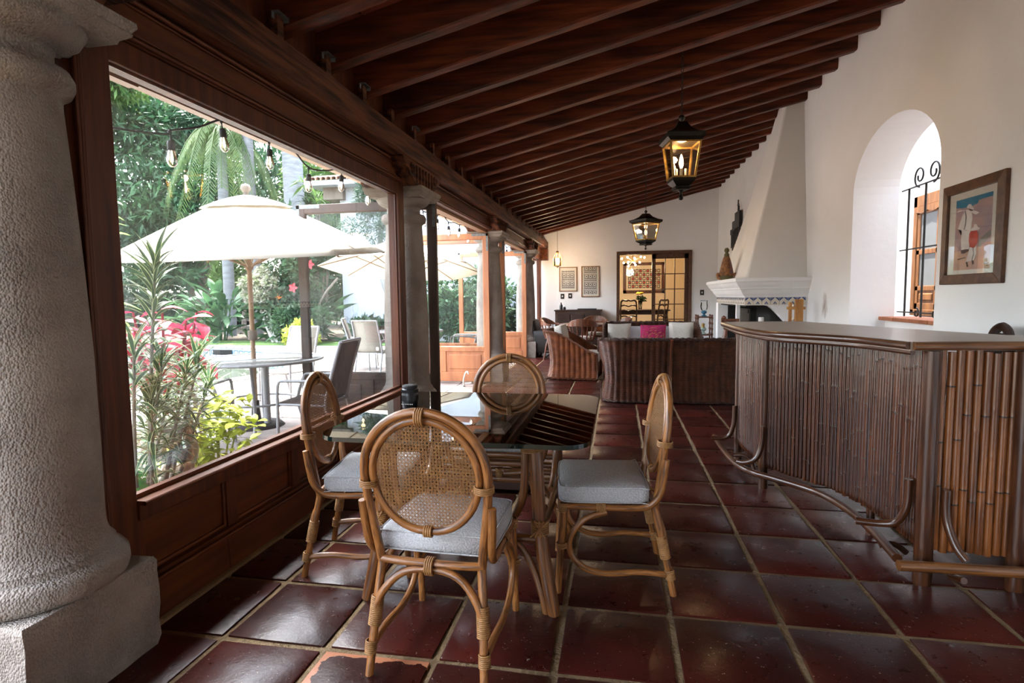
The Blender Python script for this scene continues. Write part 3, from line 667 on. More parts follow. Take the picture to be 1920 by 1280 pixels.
# ============================================================ DINING CHAIRS (rattan)
def ip(a, b, t): return a+(b-a)*t
def make_rattan_chair(label):
    t = thing('rattan_chair', label, 'chair', (0,0,0), 0, 'rattan chairs around the glass table')
    R = .0145
    yb = lambda z: -.178 - max(0, z-.38)*.125
    def hw(z): return float(np.interp(z, [.38,.45,.52,.60,.68,.72], [.182,.190,.200,.211,.217,.218]))
    for s in (-1, 1):
        MB().tube([(s*.205,-.255,0),(s*.198,-.232,.12),(s*.188,-.198,.28),(s*.181,-.179,.37),(s*.181,-.178,.395)], [.0145,.015,.0155,.0155,.0155], 10, sub=3).build('leg', 'rattan', t)
        MB().tube([(s*.205,.240,0),(s*.203,.228,.2),(s*.200,.214,.385)], [.0145,.015,.015], 10, sub=3).build('leg', 'rattan', t)
    L = [(-hw(z), yb(z), z) for z in (.385,.45,.52,.60,.68)]
    top = [(-.218*math.cos(a), yb(.705+.217*math.sin(a)), .705+.217*math.sin(a)) for a in np.linspace(0, PI, 13)]
    MB().tube(L+top+[(-x,y,z) for x,y,z in reversed(L)], .0155, 10, sub=2).build('back_hoop', 'rattan', t)
    cz, rx, rz = .698, .188, .196
    rg = []
    for k in range(40):
        a = 2*PI*k/40; c, s_ = math.cos(a), math.sin(a); e = 2/2.25
        x = rx*math.copysign(abs(c)**e, c)*(1+.05*s_ if s_ > 0 else 1+.09*s_); z = cz+rz*math.copysign(abs(s_)**e, s_)
        if s_ > 0: x = rx*c; z = cz+rz*s_
        rg.append((x, yb(z)+.002, z))
    MB().tube(rg, .0140, 10, closed=True).build('back_ring', 'rattan', t)
    # hand-woven cane webbing: double verticals, double horizontals, both diagonals
    cn = MB(); ax, az = .178, .187; P_ = .0112; w_ = .0018
    def chord(px, pz, dx, dz):
        A = (dx/ax)**2+(dz/az)**2; B = 2*(px*dx/ax**2+pz*dz/az**2); Cc = (px/ax)**2+(pz/az)**2-1; D = B*B-4*A*Cc
        return None if D <= 0 else ((-B-math.sqrt(D))/(2*A), (-B+math.sqrt(D))/(2*A))
    def strand(px, pz, dx, dz, off, wd):
        c = chord(px, pz, dx, dz)
        if not c: return
        nx, nz = -dz*wd/2, dx*wd/2; q = []
        for u, s_ in ((c[0],1),(c[0],-1),(c[1],-1),(c[1],1)):
            x = px+dx*u+nx*s_; z = cz+pz+dz*u+nz*s_; q.append((x, yb(z)+off, z))
        cn.add(q + [(a, b+.0008, c_) for a, b, c_ in q], [(0,1,2,3),(7,6,5,4),(0,4,5,1),(2,6,7,3)])
    for k in range(-18, 19):
        for d in (-.0017, .0017):
            strand(k*P_+d, 0, 0, 1, -.0012, w_*.75); strand(0, k*P_+d, 1, 0, .0, w_*.75)
    D_ = math.sqrt(.5)
    for k in range(-32, 33):
        strand(k*P_*D_*1.0, k*P_*D_*1.0*-1, D_, D_, .0012, w_*.9) if k % 1 == 0 else None
        strand(k*P_*D_, k*P_*D_, D_, -D_, .0022, w_*.9)
    cn.build('cane_webbing', 'cane_strand', t, stuff=True)
    fr = MB(); fr.tube([(-.18,-.18,.388),(-.10,-.186,.386),(.10,-.186,.386),(.18,-.18,.388)], .0145, 10, sub=3); fr.build('seat_rail', 'rattan', t); MB().tube([(-.2,.214,.388),(.2,.214,.388)], .0145, 10).build('seat_rail', 'rattan', t)
    for s in (-1, 1):
        sr_ = [(s*.200,.214,.390),(s*.205,.05,.388),(s*.208,-.09,.388),(s*.213,-.150,.402),(s*.220,-.190,.448),(s*.226,-.205,.52),(s*.230,-.217,.605)]
        MB().tube(sr_, [.0145]*6+[.0138], 10, sub=4).build('side_rail', 'rattan', t)
        st = [(s*.203,-.238,.095),(s*.205,-.12,.105),(s*.205,.03,.095),(s*.204,.13,.12),(s*.203,.185,.185),(s*.203,.182,.26),(s*.203,.12,.335),(s*.204,.03,.368)]
        MB().tube(st, .0135, 9, sub=4).build('side_stretcher', 'rattan', t)
    for y0, y1 in ((-.218, -.186), (.218, .206)):
        a = [(-.195,y0,.205),(-.175,y0*.98,.27),(-.12,ip(y0,y1,.7),.335),(-.05,y1,.362),(.05,y1,.362),(.12,ip(y0,y1,.7),.335),(.175,y0*.98,.27),(.195,y0,.205)]
        MB().tube(a, .0140, 9, sub=3).build('arch_brace', 'rattan', t)
    def lash(p, q, R_, r_=.0035):
        m_ = MB(); wrap(m_, p, q, R_, r_); m_.build('lashing', 'lashing', t)
    def lashx(z, y, R_):
        m_ = MB()
        for q in range(4): ring(m_, (-.011+.0075*q, y, z), (1,0,0), R_, .004)
        m_.build('lashing', 'lashing', t)
    for s in (-1, 1):
        lash((s*.196,-.222,.165), (s*.189,-.203,.262), .0205); lash((s*.204,-.243,.075), (s*.202,-.236,.118), .0185)
        lash((s*.203,.222,.205), (s*.203,.224,.23), .023); lash((s*.201,.216,.365), (s*.201,.214,.405), .0185)
        lash((s*.206,.035,.388), (s*.206,.075,.388), .018); lash((s*.203,yb(.66),.655), (s*.203,yb(.67),.680), .032)
    lashx(.906, yb(.906)-.001, .029); lashx(.502, yb(.502)-.001, .0175); lashx(.376, -.186, .029)
    poly = [(-.196,-.150),(.196,-.150)] + [(.205,-.12),(.208,.1),(.205,.19)] + [(.185,.226),(.1,.235),(-.1,.235),(-.185,.226)] + [(-.205,.19),(-.208,.1),(-.205,-.12)]
    cu = cushion(poly, .403, .480).build('seat_cushion', 'linen', t)
    pp = MB(); 
    for k, z in ((.992,.474),(.992,.409)): pp.tube([(x*k, .04+(y-.04)*k, z) for x, y in poly], .0032, 5, closed=True, sub=2)
    pp.build('piping', 'linen', cu)
    return t
ch = make_rattan_chair('rattan dining chair in front, its round cane back to the viewer')
ch.location = (-.622, 1.985, 0); ch.rotation_euler = (0,0,math.radians(-2.0))
GC = 'rattan chairs around the glass table'
dup(ch, (-.035, 2.615, 0), PI/2+math.radians(6), 'rattan dining chair seen side-on, grey cushion in full view right of the table', GC)
dup(ch, (-1.215, 2.585, 0), -PI/2+math.radians(9), 'rattan dining chair against the window sill, half under the table', GC)
dup(ch, (-.66, 3.26, 0), PI+math.radians(3), 'rattan dining chair at the far side, its cane back above the glass', GC)
# ============================================================ GLASS TABLE
tb = thing('glass_table', 'square clear glass table with rounded corners on a rattan base', 'table', (-.655, 2.615, 0))
top = MB(); pl = rrect(-.555,-.545,.555,.565,.11,7); n = len(pl)
top.prism(pl, .722, .740, 0, side=1); top.build('glass_top', ['table_glass', 'table_edge'], tb, bevel=.002)
for sx in (-1, 1):
    for sy in (-1, 1):
        lg = MB()
        lg.tube([(sx*.325,sy*.365,.715),(sx*.335,sy*.37,.55),(sx*.345,sy*.372,.36),(sx*.365,sy*.385,.20),(sx*.405,sy*.405,0)], [.027,.028,.028,.027,.025], 12, sub=4)
        lg.build('leg', 'rattan_dark', tb)
        b = MB()
        b.tube([(sx*.285,sy*.368,.712),(sx*.283,sy*.368,.55),(sx*.268,sy*.366,.45),(sx*.225,sy*.362,.375),(sx*.15,sy*.36,.345),(sx*.05,sy*.36,.335)], .0165, 10, sub=4)
        b.tube([(sx*.16,sy*.36,.30),(sx*.25,sy*.366,.275),(sx*.315,sy*.375,.18),(sx*.355,sy*.392,.07),(sx*.372,sy*.40,0)], .0145, 10, sub=4)
        b.tube([(sx*.34,sy*.33,.712),(sx*.338,sy*.325,.55),(sx*.336,sy*.30,.44),(sx*.334,sy*.24,.37),(sx*.332,sy*.12,.34)], .0165, 10, sub=4)
        b.tube([(sx*.335,sy*.18,.30),(sx*.345,sy*.27,.275),(sx*.375,sy*.335,.18),(sx*.40,sy*.37,.07),(sx*.415,sy*.385,0)], .0145, 10, sub=4)
        b.build('leg_branch', 'rattan_dark', tb)
        l = MB(); wrap(l, (sx*.315,sy*.362,.665), (sx*.312,sy*.362,.70), .046, .004); l.build('lashing', 'lashing', tb); l = MB(); wrap(l, (sx*.345,sy*.372,.325), (sx*.345,sy*.372,.385), .034, .0045)
        for q in range(4): l.tube([(sx*(.31+.02*q),sy*.405,.32),(sx*(.385-.02*q),sy*.405,.39)], .004, 5)
        l.build('lashing', 'lashing', tb)
for s in (-1, 1):
    MB().tube([(-.345,s*.37,.30),(.345,s*.37,.30)], .018, 10).build('stretcher', 'rattan_dark', tb); MB().tube([(s*.345,-.37,.30),(s*.345,.37,.30)], .018, 10).build('stretcher', 'rattan_dark', tb)
hp = [(x, y, .700) for x, y in rrect(-.365,-.40,.365,.40,.19,6)]
MB().tube(hp, .021, 10, closed=True).build('top_hoop', 'rattan_dark', tb)
for z in (.432, .385, .345, .297):
    MB().tube([(-.33,.375,z),(.33,.375,z)], .0165, 10).build('back_rail', 'rattan_dark', tb)
l = MB(); wrap(l, (.02,.375,.29), (.02,.375,.36), .021, .004); l.build('lashing', 'lashing', tb); l = MB(); wrap(l, (-.12,.375,.37), (-.12,.375,.45), .021, .004); l.build('lashing', 'lashing', tb)
# camera lens on the table
cl = thing('camera_lens', 'black camera lens standing upright on the glass table', 'lens', (-1.03, 2.70, .740))
MB().lathe([(.036,0),(.038,.004),(.038,.014),(.040,.016),(.040,.030),(.041,.034),(.041,.070),(.039,.074),(.039,.098),(.036,.100)], 28).build('barrel', 'black_plastic', cl)
for z0, z1 in ((.036,.066),(.078,.094)):
    g = MB()
    for k in range(40):
        a = 2*PI*k/40; g.bar((.0405*math.cos(a),.0405*math.sin(a),z0),(.0405*math.cos(a),.0405*math.sin(a),z1),.003,.003)
    g.build('grip_ring', 'black_rubber', cl, stuff=True)
ln = MB()
for k in range(7): ln.box((-.03+.009*k,-.0405,.022),(-.026+.009*k,-.0395,.026))
ln.build('scale_marks', 'white_plastic', cl)
MB().lathe([(.037,.100),(.038,.102),(.038,.112),(.034,.115),(.0,.115)], 28).build('rear_cap', 'black_rubber', cl)
# low dark block under the far chair
fs = thing('footstool', 'low dark brown block footstool on the floor behind the table base', 'footstool', (-.80, 3.78, 0))
MB().prism(rrect(-.30,-.20,.26,.20,.08), .03, .15).build('stool_body', 'dark_furniture', fs, bevel=.02)
MB().prism(rrect(-.31,-.21,.27,.21,.08), .15, .17).build('stool_top', 'dark_furniture', fs, bevel=.008)
# ============================================================ BAR
bar = thing('bar_counter', 'curved home bar clad in upright canes with a laminate top', 'bar', (0,0,0))
base = [(1.335,2.745),(1.335,2.98),(1.325,3.2),(1.28,3.42),(1.19,3.62),(1.07,3.78),(.975,3.93),(.935,4.15),(.925,4.4),(.925,4.62)]
cur = smoothpts([(x,y,0) for x,y in base], 14)
L = [0]
for a, b in zip(cur, cur[1:]): L.append(L[-1]+(b-a).length)
def at(s):
    k = min(max(int(np.searchsorted(L, s))-1, 0), len(cur)-2); t = (s-L[k])/(L[k+1]-L[k]); return cur[k]+(cur[k+1]-cur[k])*t
def cane_mesh(seed, r, m):
    rr = random.Random(seed); mb = MB(); zs = [.15]; 
    z = .15+rr.uniform(.05,.3)
    prof = [(r, .15)]
    nodes = []
    while z < .98: prof += [(r,z-.024),(r,z-.007),(r*1.05,z),(r,z+.007),(r,z+.024)]; nodes.append(z); z += rr.uniform(.17,.34)
    prof.append((r, 1.041)); mb.lathe(prof, 8)
    for q in nodes:
        if rr.random() < .6: mb.lathe([(r*1.04,q-.0035),(r*1.075,q),(r*1.04,q+.0035)], 8, mi=1, caps=False)
    return mb.mesh('cane', [m, 'node_dark'])
CM = [cane_mesh(s, .0125, 'bar_cane') for s in range(8)]
nc = int(L[-1]/.0262)
for k in range(1, nc):
    p = at(k*.0262); inst('cane', random.choice(CM), bar, (p.x, p.y, random.uniform(-.006,.004)), (random.uniform(-.002,.002),random.uniform(-.002,.002),random.uniform(0,6.28)))
BMs = [cane_mesh(20+s, .0165, 'bar_bamboo') for s in range(8)]
for k in range(26):
    x = 1.385+.0345*k; inst('bamboo_pole', random.choice(BMs), bar, (x, 2.748, random.uniform(-.012,.008)), (0,random.uniform(-.003,.003),random.uniform(0,6.28)))
for x, y, r in ((1.33,2.725,.034),(1.362,2.742,.018),(1.69,2.725,.034),(1.73,2.74,.018),(2.1,2.73,.034),(.956,3.95,.030),(.925,4.6,.030),(1.33,3.25,.02)):
    MB().tube([(x,y,0),(x,y,.5),(x,y,1.04)], r, 12).build('post', 'bar_pole', bar)
bk_ = MB()                                                        # boards behind the canes
inner = [(p.x+.035, p.y+.012) for p in cur[::4]]
for a, b in zip(inner, inner[1:]): bk_.add([(a[0],a[1],.17),(b[0],b[1],.17),(b[0],b[1],1.03),(a[0],a[1],1.03)]+[(a[0]+.015,a[1],.17),(b[0]+.015,b[1],.17),(b[0]+.015,b[1],1.03),(a[0]+.015,a[1],1.03)], [(0,1,2,3),(7,6,5,4),(3,2,6,7),(0,4,5,1)])
bk_.build('backing_board', 'dark_furniture', bar)
tp = [(1.235,2.70),(1.215,2.80),(1.175,2.95),(1.13,3.06),(1.065,3.16),(.985,3.26),(.90,3.36),(.84,3.50),(.80,3.72),(.785,3.98),(.79,4.3),(.80,4.60)]
tc = [(p.x,p.y) for p in smoothpts([(x,y,0) for x,y in tp], 5)]
poly = [(2.27,2.80)] + tc + [(1.38,4.66),(1.50,4.25),(1.62,3.85),(1.74,3.45),(1.86,3.15),(2.27,3.12)]
poly = poly[::-1] if sum((b[0]-a[0])*(b[1]+a[1]) for a, b in zip(poly, poly[1:]+poly[:1])) > 0 else poly
MB().prism(poly, 1.042, 1.080).build('bar_top', 'bar_laminate', bar)
e = MB(); q = [(2.27,2.795,1.063),(1.75,2.745,1.063),(1.245,2.695,1.063)]; e.tube(q, .019, 10); e.build('edge_cane', 'rattan_dark', bar)
e = MB(); e.tube([(x-.004,y,1.064) for x,y in tc], .0175, 10); e.tube([(x+.012,y+.004,1.035) for x,y in tc], .013, 8); e.tube([(.80,4.61,1.064),(1.38,4.67,1.064)], .0175, 10)
e.build('edge_cane', 'bar_pole', bar)
# foot rail and its bent brackets
rl = [(1.215,2.69,.125),(1.235,2.95,.125),(1.235,3.2,.125),(1.20,3.42,.125),(1.13,3.58,.125),(.98,3.76,.125),(.86,3.90,.125),(.80,4.12,.125),(.785,4.40,.125),(.79,4.85,.125)]
MB().tube(rl, .021, 10, sub=5).build('foot_rail', 'bar_pole', bar)
MB().tube([(1.195,2.635,.118),(2.2,2.66,.118)], .0235, 12).build('foot_rail', 'rattan_dark', bar)
def bracket(pts, r=.017): MB().tube(pts, r, 10, sub=4).build('bent_bracket', 'bar_pole', bar)
bracket([(1.298,2.80,.45),(1.298,2.80,.36),(1.29,2.805,.30),(1.265,2.83,.235),(1.21,2.86,.215),(1.12,2.89,.21)])
bracket([(1.40,2.70,.44),(1.40,2.70,.36),(1.405,2.69,.29),(1.42,2.65,.21),(1.445,2.62,.165)])
bracket([(1.745,2.70,.43),(1.745,2.70,.33),(1.75,2.69,.27),(1.77,2.65,.2),(1.80,2.62,.165)])
bracket([(.925,3.86,.44),(.925,3.86,.36),(.915,3.86,.29),(.885,3.86,.22),(.83,3.89,.185),(.79,3.93,.18)])
bracket([(.885,4.55,.44),(.885,4.55,.35),(.875,4.55,.27),(.85,4.56,.205),(.80,4.57,.18),(.72,4.58,.175)])
bracket([(1.33,2.86,.08),(1.28,2.87,.115),(1.22,2.88,.10)], .014); bracket([(.94,4.1,.03),(.925,4.12,.12),(.88,4.14,.165),(.81,4.16,.16)], .014)
bracket([(1.43,2.7,.06),(1.43,2.6,.085)], .014)
# ============================================================ WICKER SEATING
def shell_path(w, d, n=70, flare=0):
    """plan outline: front-left, round the back, to front-right"""
    r = .16; pts = [(-w/2, d)] + [(-w/2, d*.5)] + [(-w/2+r*(1-math.cos(a)), r*(1-math.sin(a))) for a in np.linspace(0, PI/2, 8)] 
    pts += [(x, 0) for x in np.linspace(-w/2+r, w/2-r, max(3, int(w/.12)))[1:-1]] + [(-x, y) for x, y in reversed(pts)]
    return pts
def make_wicker(name, label, cat, w, d, hb, ha, wickmat, nribs, group=None, seats=2, front=True):
    t = thing(name, label, cat, (0,0,0), 0, group)
    P0 = shell_path(w, d); Lp = [0]
    for a, b in zip(P0, P0[1:]): Lp.append(Lp[-1]+math.hypot(b[0]-a[0], b[1]-a[1]))
    N = nribs*6; mb = MB(); zs = [0.02,.06,.12,.18,.24,.30,.36,.44,.52,.60,.70,1.0]
    def P(s): return (float(np.interp(s, Lp, [p[0] for p in P0])), float(np.interp(s, Lp, [p[1] for p in P0])))
    rows = []; top = []
    for i in range(N+1):
        s = Lp[-1]*i/N; x, y = P(s); x1, y1 = P(max(s-.03,0)); x2, y2 = P(min(s+.03,Lp[-1])); dx, dy = x2-x1, y2-y1; l = math.hypot(dx, dy) or 1
        nx, ny = dy/l*-1, dx/l*1
        nx, ny = (-dy/l, dx/l); 
        if nx*(x-0)+ny*(y-d*.5) < 0: nx, ny = -nx, -ny
        f = min(1, max(0, (d-y)/d)); h = ha + (hb-ha)*(f*f*(3-2*f))**.8
        h += .025*max(0, math.cos((y)/.1)) if y < .15 and False else 0
        rib = .016*abs(math.sin(PI*nribs*i/N)); col = []
        for k, zz in enumerate(zs):
            z = zz*h if zz > .4 else zz*h/1.0
            q = z/h; fl_ = .055*max(0, (.38-q)/.38)**1.6 + .085*max(0, (q-.38)/.62)**1.5
            col.append((x+nx*(fl_+rib-.006), y+ny*(fl_+rib-.006), z))
        rows.append((s, col)); top.append(col[-1])
    k = len(zs); vs = [p for s, c in rows for p in c]; fs = []; uvs = []
    for i in range(N):
        for j in range(k-1):
            fs.append((i*k+j, (i+1)*k+j, (i+1)*k+j+1, i*k+j+1)); sa, sb = rows[i][0], rows[i+1][0]; za, zb = rows[i][1][j][2], rows[i][1][j+1][2]
            uvs.append(((sa,za),(sb,za),(sb,zb),(sa,zb)))
    mb.add(vs, fs, 0, True, uvs)
    b = mb.build('woven_body', wickmat, t); so_ = b.modifiers.new('thick', 'SOLIDIFY'); so_.thickness = .014; so_.offset = -1
    # plaited rim on top and at the foot: two strands twisted round each other
    for nm, pts, R in (('plaited_rim', top, .014), ('plaited_foot', [(c[0][0], c[0][1], .028) for s, c in rows], .010)):
        br = MB()
        for ph in (0, PI):
            br.tube([(x+.011*math.cos(ph+i*1.05), y+.011*math.cos(ph+i*1.05+.7), z+.009*math.sin(ph+i*1.05)) for i, (x, y, z) in enumerate(pts[::2])], R, 6)
        br.build(nm, wickmat, t)
    # front edge stiles
    for s in (0, -1):
        c = rows[s][1]; MB().tube([(x, y+.004, z) for x, y, z in c], .016, 8).build('front_stile', wickmat, t)
    if front:
        f = MB(); yv = d-.02; cc = []
        for i in range(60):
            x = -w/2+.02+(w-.04)*i/59; rb = .008*abs(math.sin(PI*i/59*20)); cc.append([(x, yv+rb, z) for z in (.03,.15,.25)])
        f.add([p for c in cc for p in c], [q for i in range(59) for q in ((i*3,(i+1)*3,(i+1)*3+1,i*3+1),(i*3+1,(i+1)*3+1,(i+1)*3+2,i*3+2))], 0, True)
        f.build('front_apron', wickmat, t)
    for x in (-w/2+.08, w/2-.08):
        for y in (.06, d-.06): MB().lathe([(.012,0),(.016,.006),(.016,.016),(.01,.022),(.008,.045)], 10).xform(Matrix.Translation((x,y,0))).build('foot', 'steel_plate', t)
    MB().box((-w/2+.03,.06,.2),(w/2-.03,d-.03,.25)).build('seat_deck', wickmat, t)
    sw = (w-.10)/seats
    for i in range(seats):
        x0 = -w/2+.05+i*sw; cushion(rrect(x0+.006,.16,x0+sw-.006,d+.015,.05), .255, .405, puff=.025).build('seat_cushion', 'cream_cloth', t)
        q = cushion(rrect(x0+.006,-.19,x0+sw-.006,.19,.06), 0, .12, puff=.03); q.xform(Matrix.Translation((0,.155,.40+.17)) @ Matrix.Rotation(math.radians(-80), 4, 'X') @ Matrix.Translation((0,0,-.06)))
        q.v = [(x, y, z+(.07 if seats == 1 else 0)) for x, y, z in q.v]; q.build('back_cushion', 'linen' if seats > 1 else 'cream_cloth', t)
    return t
GS = 'wicker sofas facing each other'
s1 = make_wicker('wicker_sofa', 'dark wicker two-seat sofa turned with its ribbed back to the viewer', 'sofa', 1.55, .80, .775, .56, 'wicker_brown', 44, GS)
s1.location = (.645, 6.93, 0); s1.rotation_euler = (0,0,math.radians(2))
MB().tube([(-.03,-.135,.77),(-.03,-.075,.6),(-.03,-.035,.38),(-.03,-.055,.2),(-.03,-.085,.03)], .017, 8, sub=3).build('centre_stake', 'wicker_red', s1)
s2 = make_wicker('wicker_sofa', 'wicker sofa facing the viewer with grey upholstery and three pillows', 'sofa', 1.38, .80, .82, .60, 'wicker_brown', 30, GS)
s2.location = (.545, 10.15, 0); s2.rotation_euler = (0,0,PI)
a1 = make_wicker('wicker_armchair', 'reddish wicker armchair seen from its side, beside the sofa back', 'armchair', .74, .74, .75, .42, 'wicker_red', 26, seats=1)
a1.location = (-1.03, 9.12, 0); a1.rotation_euler = (0,0,-PI/2-.05)
def pillow(name, label, loc, rot, w, h, m, group=None):
    mb = MB(); n = 10; secs = []
    g = [[None]*(n+1) for _ in range(n+1)]; vs = []; fs = []
    for side in (1, -1):
        o = len(vs)
        for i in range(n+1):
            for j in range(n+1):
                u, v = -1+2*i/n, -1+2*j/n; k = 1-.07*(1-abs(u)**2)*0 ; th = .075*((1-u**4)*(1-v**4))**.6
                pin = 1-.06*(1-u*u) if abs(v) == 1 else 1
                vs.append((u*w/2*(1-.05*(1-v*v)*0+0)*(1-.04*(1-abs(v))), side*th, v*h/2*(1-.04*(1-abs(u)))))
        for i in range(n):
            for j in range(n): fs.append((o+i*(n+1)+j, o+(i+1)*(n+1)+j, o+(i+1)*(n+1)+j+1, o+i*(n+1)+j+1))
    mb.add(vs, fs, 0, True); o = mb.build(name, m); o.location = loc; o.rotation_euler = rot
    return tag(o, label, 'pillow', group)
GP = 'pillows on the facing sofa'
pillow('throw_pillow', 'cream pillow leaning in the corner of the facing sofa nearest the captain chairs', (.02,9.80,.635), (math.radians(14),0,.25), .40, .38, 'cream_cloth', GP)
pk_ = pillow('throw_pillow', 'bright pink embroidered pillow at the centre of the facing sofa', (.58,9.75,.635), (math.radians(16),0,0), .42, .34, 'pink_cloth', GP)
em = MB()
for k in range(10):
    a = k*PI/5
    for r_ in (.05, .10): em.tube([(.0+r_*1.3*math.cos(a)-.02,-.088,r_*math.sin(a)),(r_*1.3*math.cos(a)+.018,-.084,r_*math.sin(a)+.012)], .004, 5)
em.tube([(.17*math.cos(a),-.052,.135*math.sin(a)) for a in np.linspace(0,2*PI,24)[:-1]], .004, 5, closed=True)
em.build('embroidery', 'gold_thread', pk_)
pillow('throw_pillow', 'cream pillow leaning in the corner of the facing sofa nearest the fireplace', (1.04,9.80,.645), (math.radians(14),0,-.2), .40, .40, 'cream_cloth', GP)
# ============================================================ LANTERNS
def lantern(label, loc, W, Ht, rz, ztop, group='square hanging lanterns'):
    """square tapering lantern; loc = lowest point of the bottom ball"""
    t = thing('hanging_lantern', label, 'lantern', loc, rz, group); s = Ht/.70; h = W/2
    f = lambda z: z*s
    sq = lambda a, z: [(-a,-a,z),(a,-a,z),(a,a,z),(-a,a,z)]
    MB().lathe([(0,0),(.016,.006),(.022,.022),(.016,.038),(.007,.044),(.012,.07),(.03,.085)], 12).xform(Matrix.Scale(s,4)).build('finial', 'lantern_metal', t)
    b = MB(); b.loft([sq(h*.36,f(.085)),sq(h*.36,f(.095)),sq(h*.42,f(.10)),sq(h*.42,f(.108)),sq(h*.34,f(.112)),sq(h*.60,f(.155)),sq(h*.60,f(.178))], smooth=False); b.build('base_cup', 'lantern_metal', t)
    c = MB(); c.loft([sq(h*.80,f(.475)),sq(h*.98,f(.50)),sq(h,f(.535)),sq(h*.97,f(.54)),sq(h*.70,f(.56)),sq(h*.42,f(.595)),sq(h*.27,f(.635)),sq(h*.24,f(.65))], smooth=False); c.build('roof_cap', 'lantern_metal', t)
    MB().lathe([(.012,.65),(.008,.66),(.024,.675),(.028,.69),(.022,.705),(.006,.715)], 12).xform(Matrix.Scale(s,4)).build('ball_knob', 'lantern_metal', t)
    fr = MB(); a0, a1 = h*.575, h*.80
    for x in (-1,1):
        for y in (-1,1): fr.bar((x*a0,y*a0,f(.178)), (x*a1,y*a1,f(.475)), .016, .016)
    for a, z in ((a0,.184),(a1,.468)):
        for x in (-1,1): fr.bar((x*a,-a,f(z)),(x*a,a,f(z)),.014,.014); fr.bar((-a,x*a,f(z)),(a,x*a,f(z)),.014,.014)
    fr.build('corner_frame', 'brass', t)
    for k in range(4):
        R_ = Matrix.Rotation(k*PI/2, 4, 'Z'); q = MB()
        q.add([(-a0,-a0,f(.18)),(a0,-a0,f(.18)),(a1,-a1,f(.47)),(-a1,-a1,f(.47)),(-a0,-a0+.003,f(.18)),(a0,-a0+.003,f(.18)),(a1,-a1+.003,f(.47)),(-a1,-a1+.003,f(.47))],[(0,1,2,3),(7,6,5,4),(0,4,5,1),(2,6,7,3)])
        q.xform(R_).build('pane', 'amber_glass', t)
    cd = MB()
    for x, y in ((0,0),(.045,.02),(-.03,.04)): cd.lathe([(.011,f(.178)),(.011,f(.27))], 8, (x*s,y*s,0))
    cd.build('candle_sleeve', 'tile_cream', t)
    bl = MB().lathe([(.008,f(.27)),(.017,f(.295)),(.019,f(.32)),(.012,f(.355)),(.003,f(.385))], 10)
    bl.build('bulb', 'filament', t)
    chn = MB(); top = ztop-loc[2]; z = f(.71); k = 0
    while z < top:
        r_ = .011; pts = [((r_*math.cos(a) if k % 2 else 0), (0 if k % 2 else r_*math.cos(a)), z+.018+.02*math.sin(a)) for a in np.linspace(0, 2*PI, 9)[:-1]]
        chn.tube(pts, .0028, 4, closed=True); z += .032; k += 1
    chn.build('chain', 'lantern_metal', t)
    lp = bpy.data.lights.new('lantern_light', 'POINT'); lp.energy = 2.5; lp.color = (1, .68, .38); lp.shadow_soft_size = .03
    lo = bpy.data.objects.new('lantern_light', lp); COL.objects.link(lo); lo.parent = t; lo.location = (.0, .0, f(.42)); return t
lantern('larger black square lantern with amber panes, hanging nearest', (.53,5.15,2.10), .315, .70, .17, zc(.53,5.15)+.22)
lantern('smaller black square lantern hanging behind, over the facing sofa', (.405,8.75,1.96), .345, .57, .75, zc(.405,8.75)+.22)
t = thing('glass_lantern', 'small bright glass lantern on a long rod near the framed textiles', 'lantern', (-1.36, 13.1, 1.93))
fr = MB()
for k in range(6):
    a = k*PI/3; fr.tube([(.085*math.cos(a),.085*math.sin(a),.05),(.09*math.cos(a),.09*math.sin(a),.24),(.05*math.cos(a),.05*math.sin(a),.31),(.015*math.cos(a),.015*math.sin(a),.345)], .0045, 6, sub=2)
for z in (.05,.24): ring(fr, (0,0,z), (0,0,1), .088, .005, 18, 6)
fr.build('frame', 'brass', t); MB().lathe([(0,0),(.012,.008),(.01,.02),(.03,.03),(.085,.05)], 16).build('finial', 'brass', t)
MB().lathe([(.078,.055),(.084,.14),(.08,.238)], 18, caps=False).build('glass_cylinder', 'bulb_glass', t)
MB().lathe([(.02,.34),(.03,.36),(.035,.385),(.02,.372),(.012,.38)], 10).build('crown', 'brass', t)
bl = MB()
for k in range(3): bl.lathe([(.006,.10),(.014,.13),(.014,.155),(.003,.185)], 8, (.03*math.cos(k*2.1),.03*math.sin(k*2.1),0))
bl.build('bulb', 'filament', t); MB().tube([(0,0,.37),(0,0,zc(-1.36,13.1)+.22-1.93)], .004, 6).build('rod', 'lantern_metal', t)
lp = bpy.data.lights.new('lantern_light', 'POINT'); lp.energy = 8; lp.color = (1,.74,.48); lp.shadow_soft_size = .06
lo = bpy.data.objects.new('lantern_light', lp); COL.objects.link(lo); lo.parent = t; lo.location = (0,0,.2)
# ============================================================ FIREPLACE
fp = thing('fireplace', 'white plastered fireplace with stepped mantel, tile frieze and tapering hood', 'fireplace', (0,0,0))
FX, FY0, FY1 = 1.42, 7.40, 9.75
def rect(i, z): return [(FX+i,FY0+i,z),(XR+.02,FY0+i,z),(XR+.02,FY1-i,z),(FX+i,FY1-i,z)]
m = MB(); m.loft([rect(.004,1.49), rect(0,1.484), rect(0,1.445), rect(.012,1.44), rect(.02,1.425), rect(.032,1.40), rect(.055,1.375), rect(.062,1.365), rect(.062,1.352), rect(.078,1.348), rect(.086,1.33), rect(.105,1.295), rect(.135,1.262), rect(.14,1.248)][::-1], smooth=False)
m.build('mantel', 'plaster', fp, bevel=.004)
m = MB(); m.loft([rect(.15,1.15), rect(.15,1.25)], smooth=False); m.build('frieze_core', 'plaster', fp)
tm = MB(); tm.box((0,-.010,0),(.096,0,.094)); 
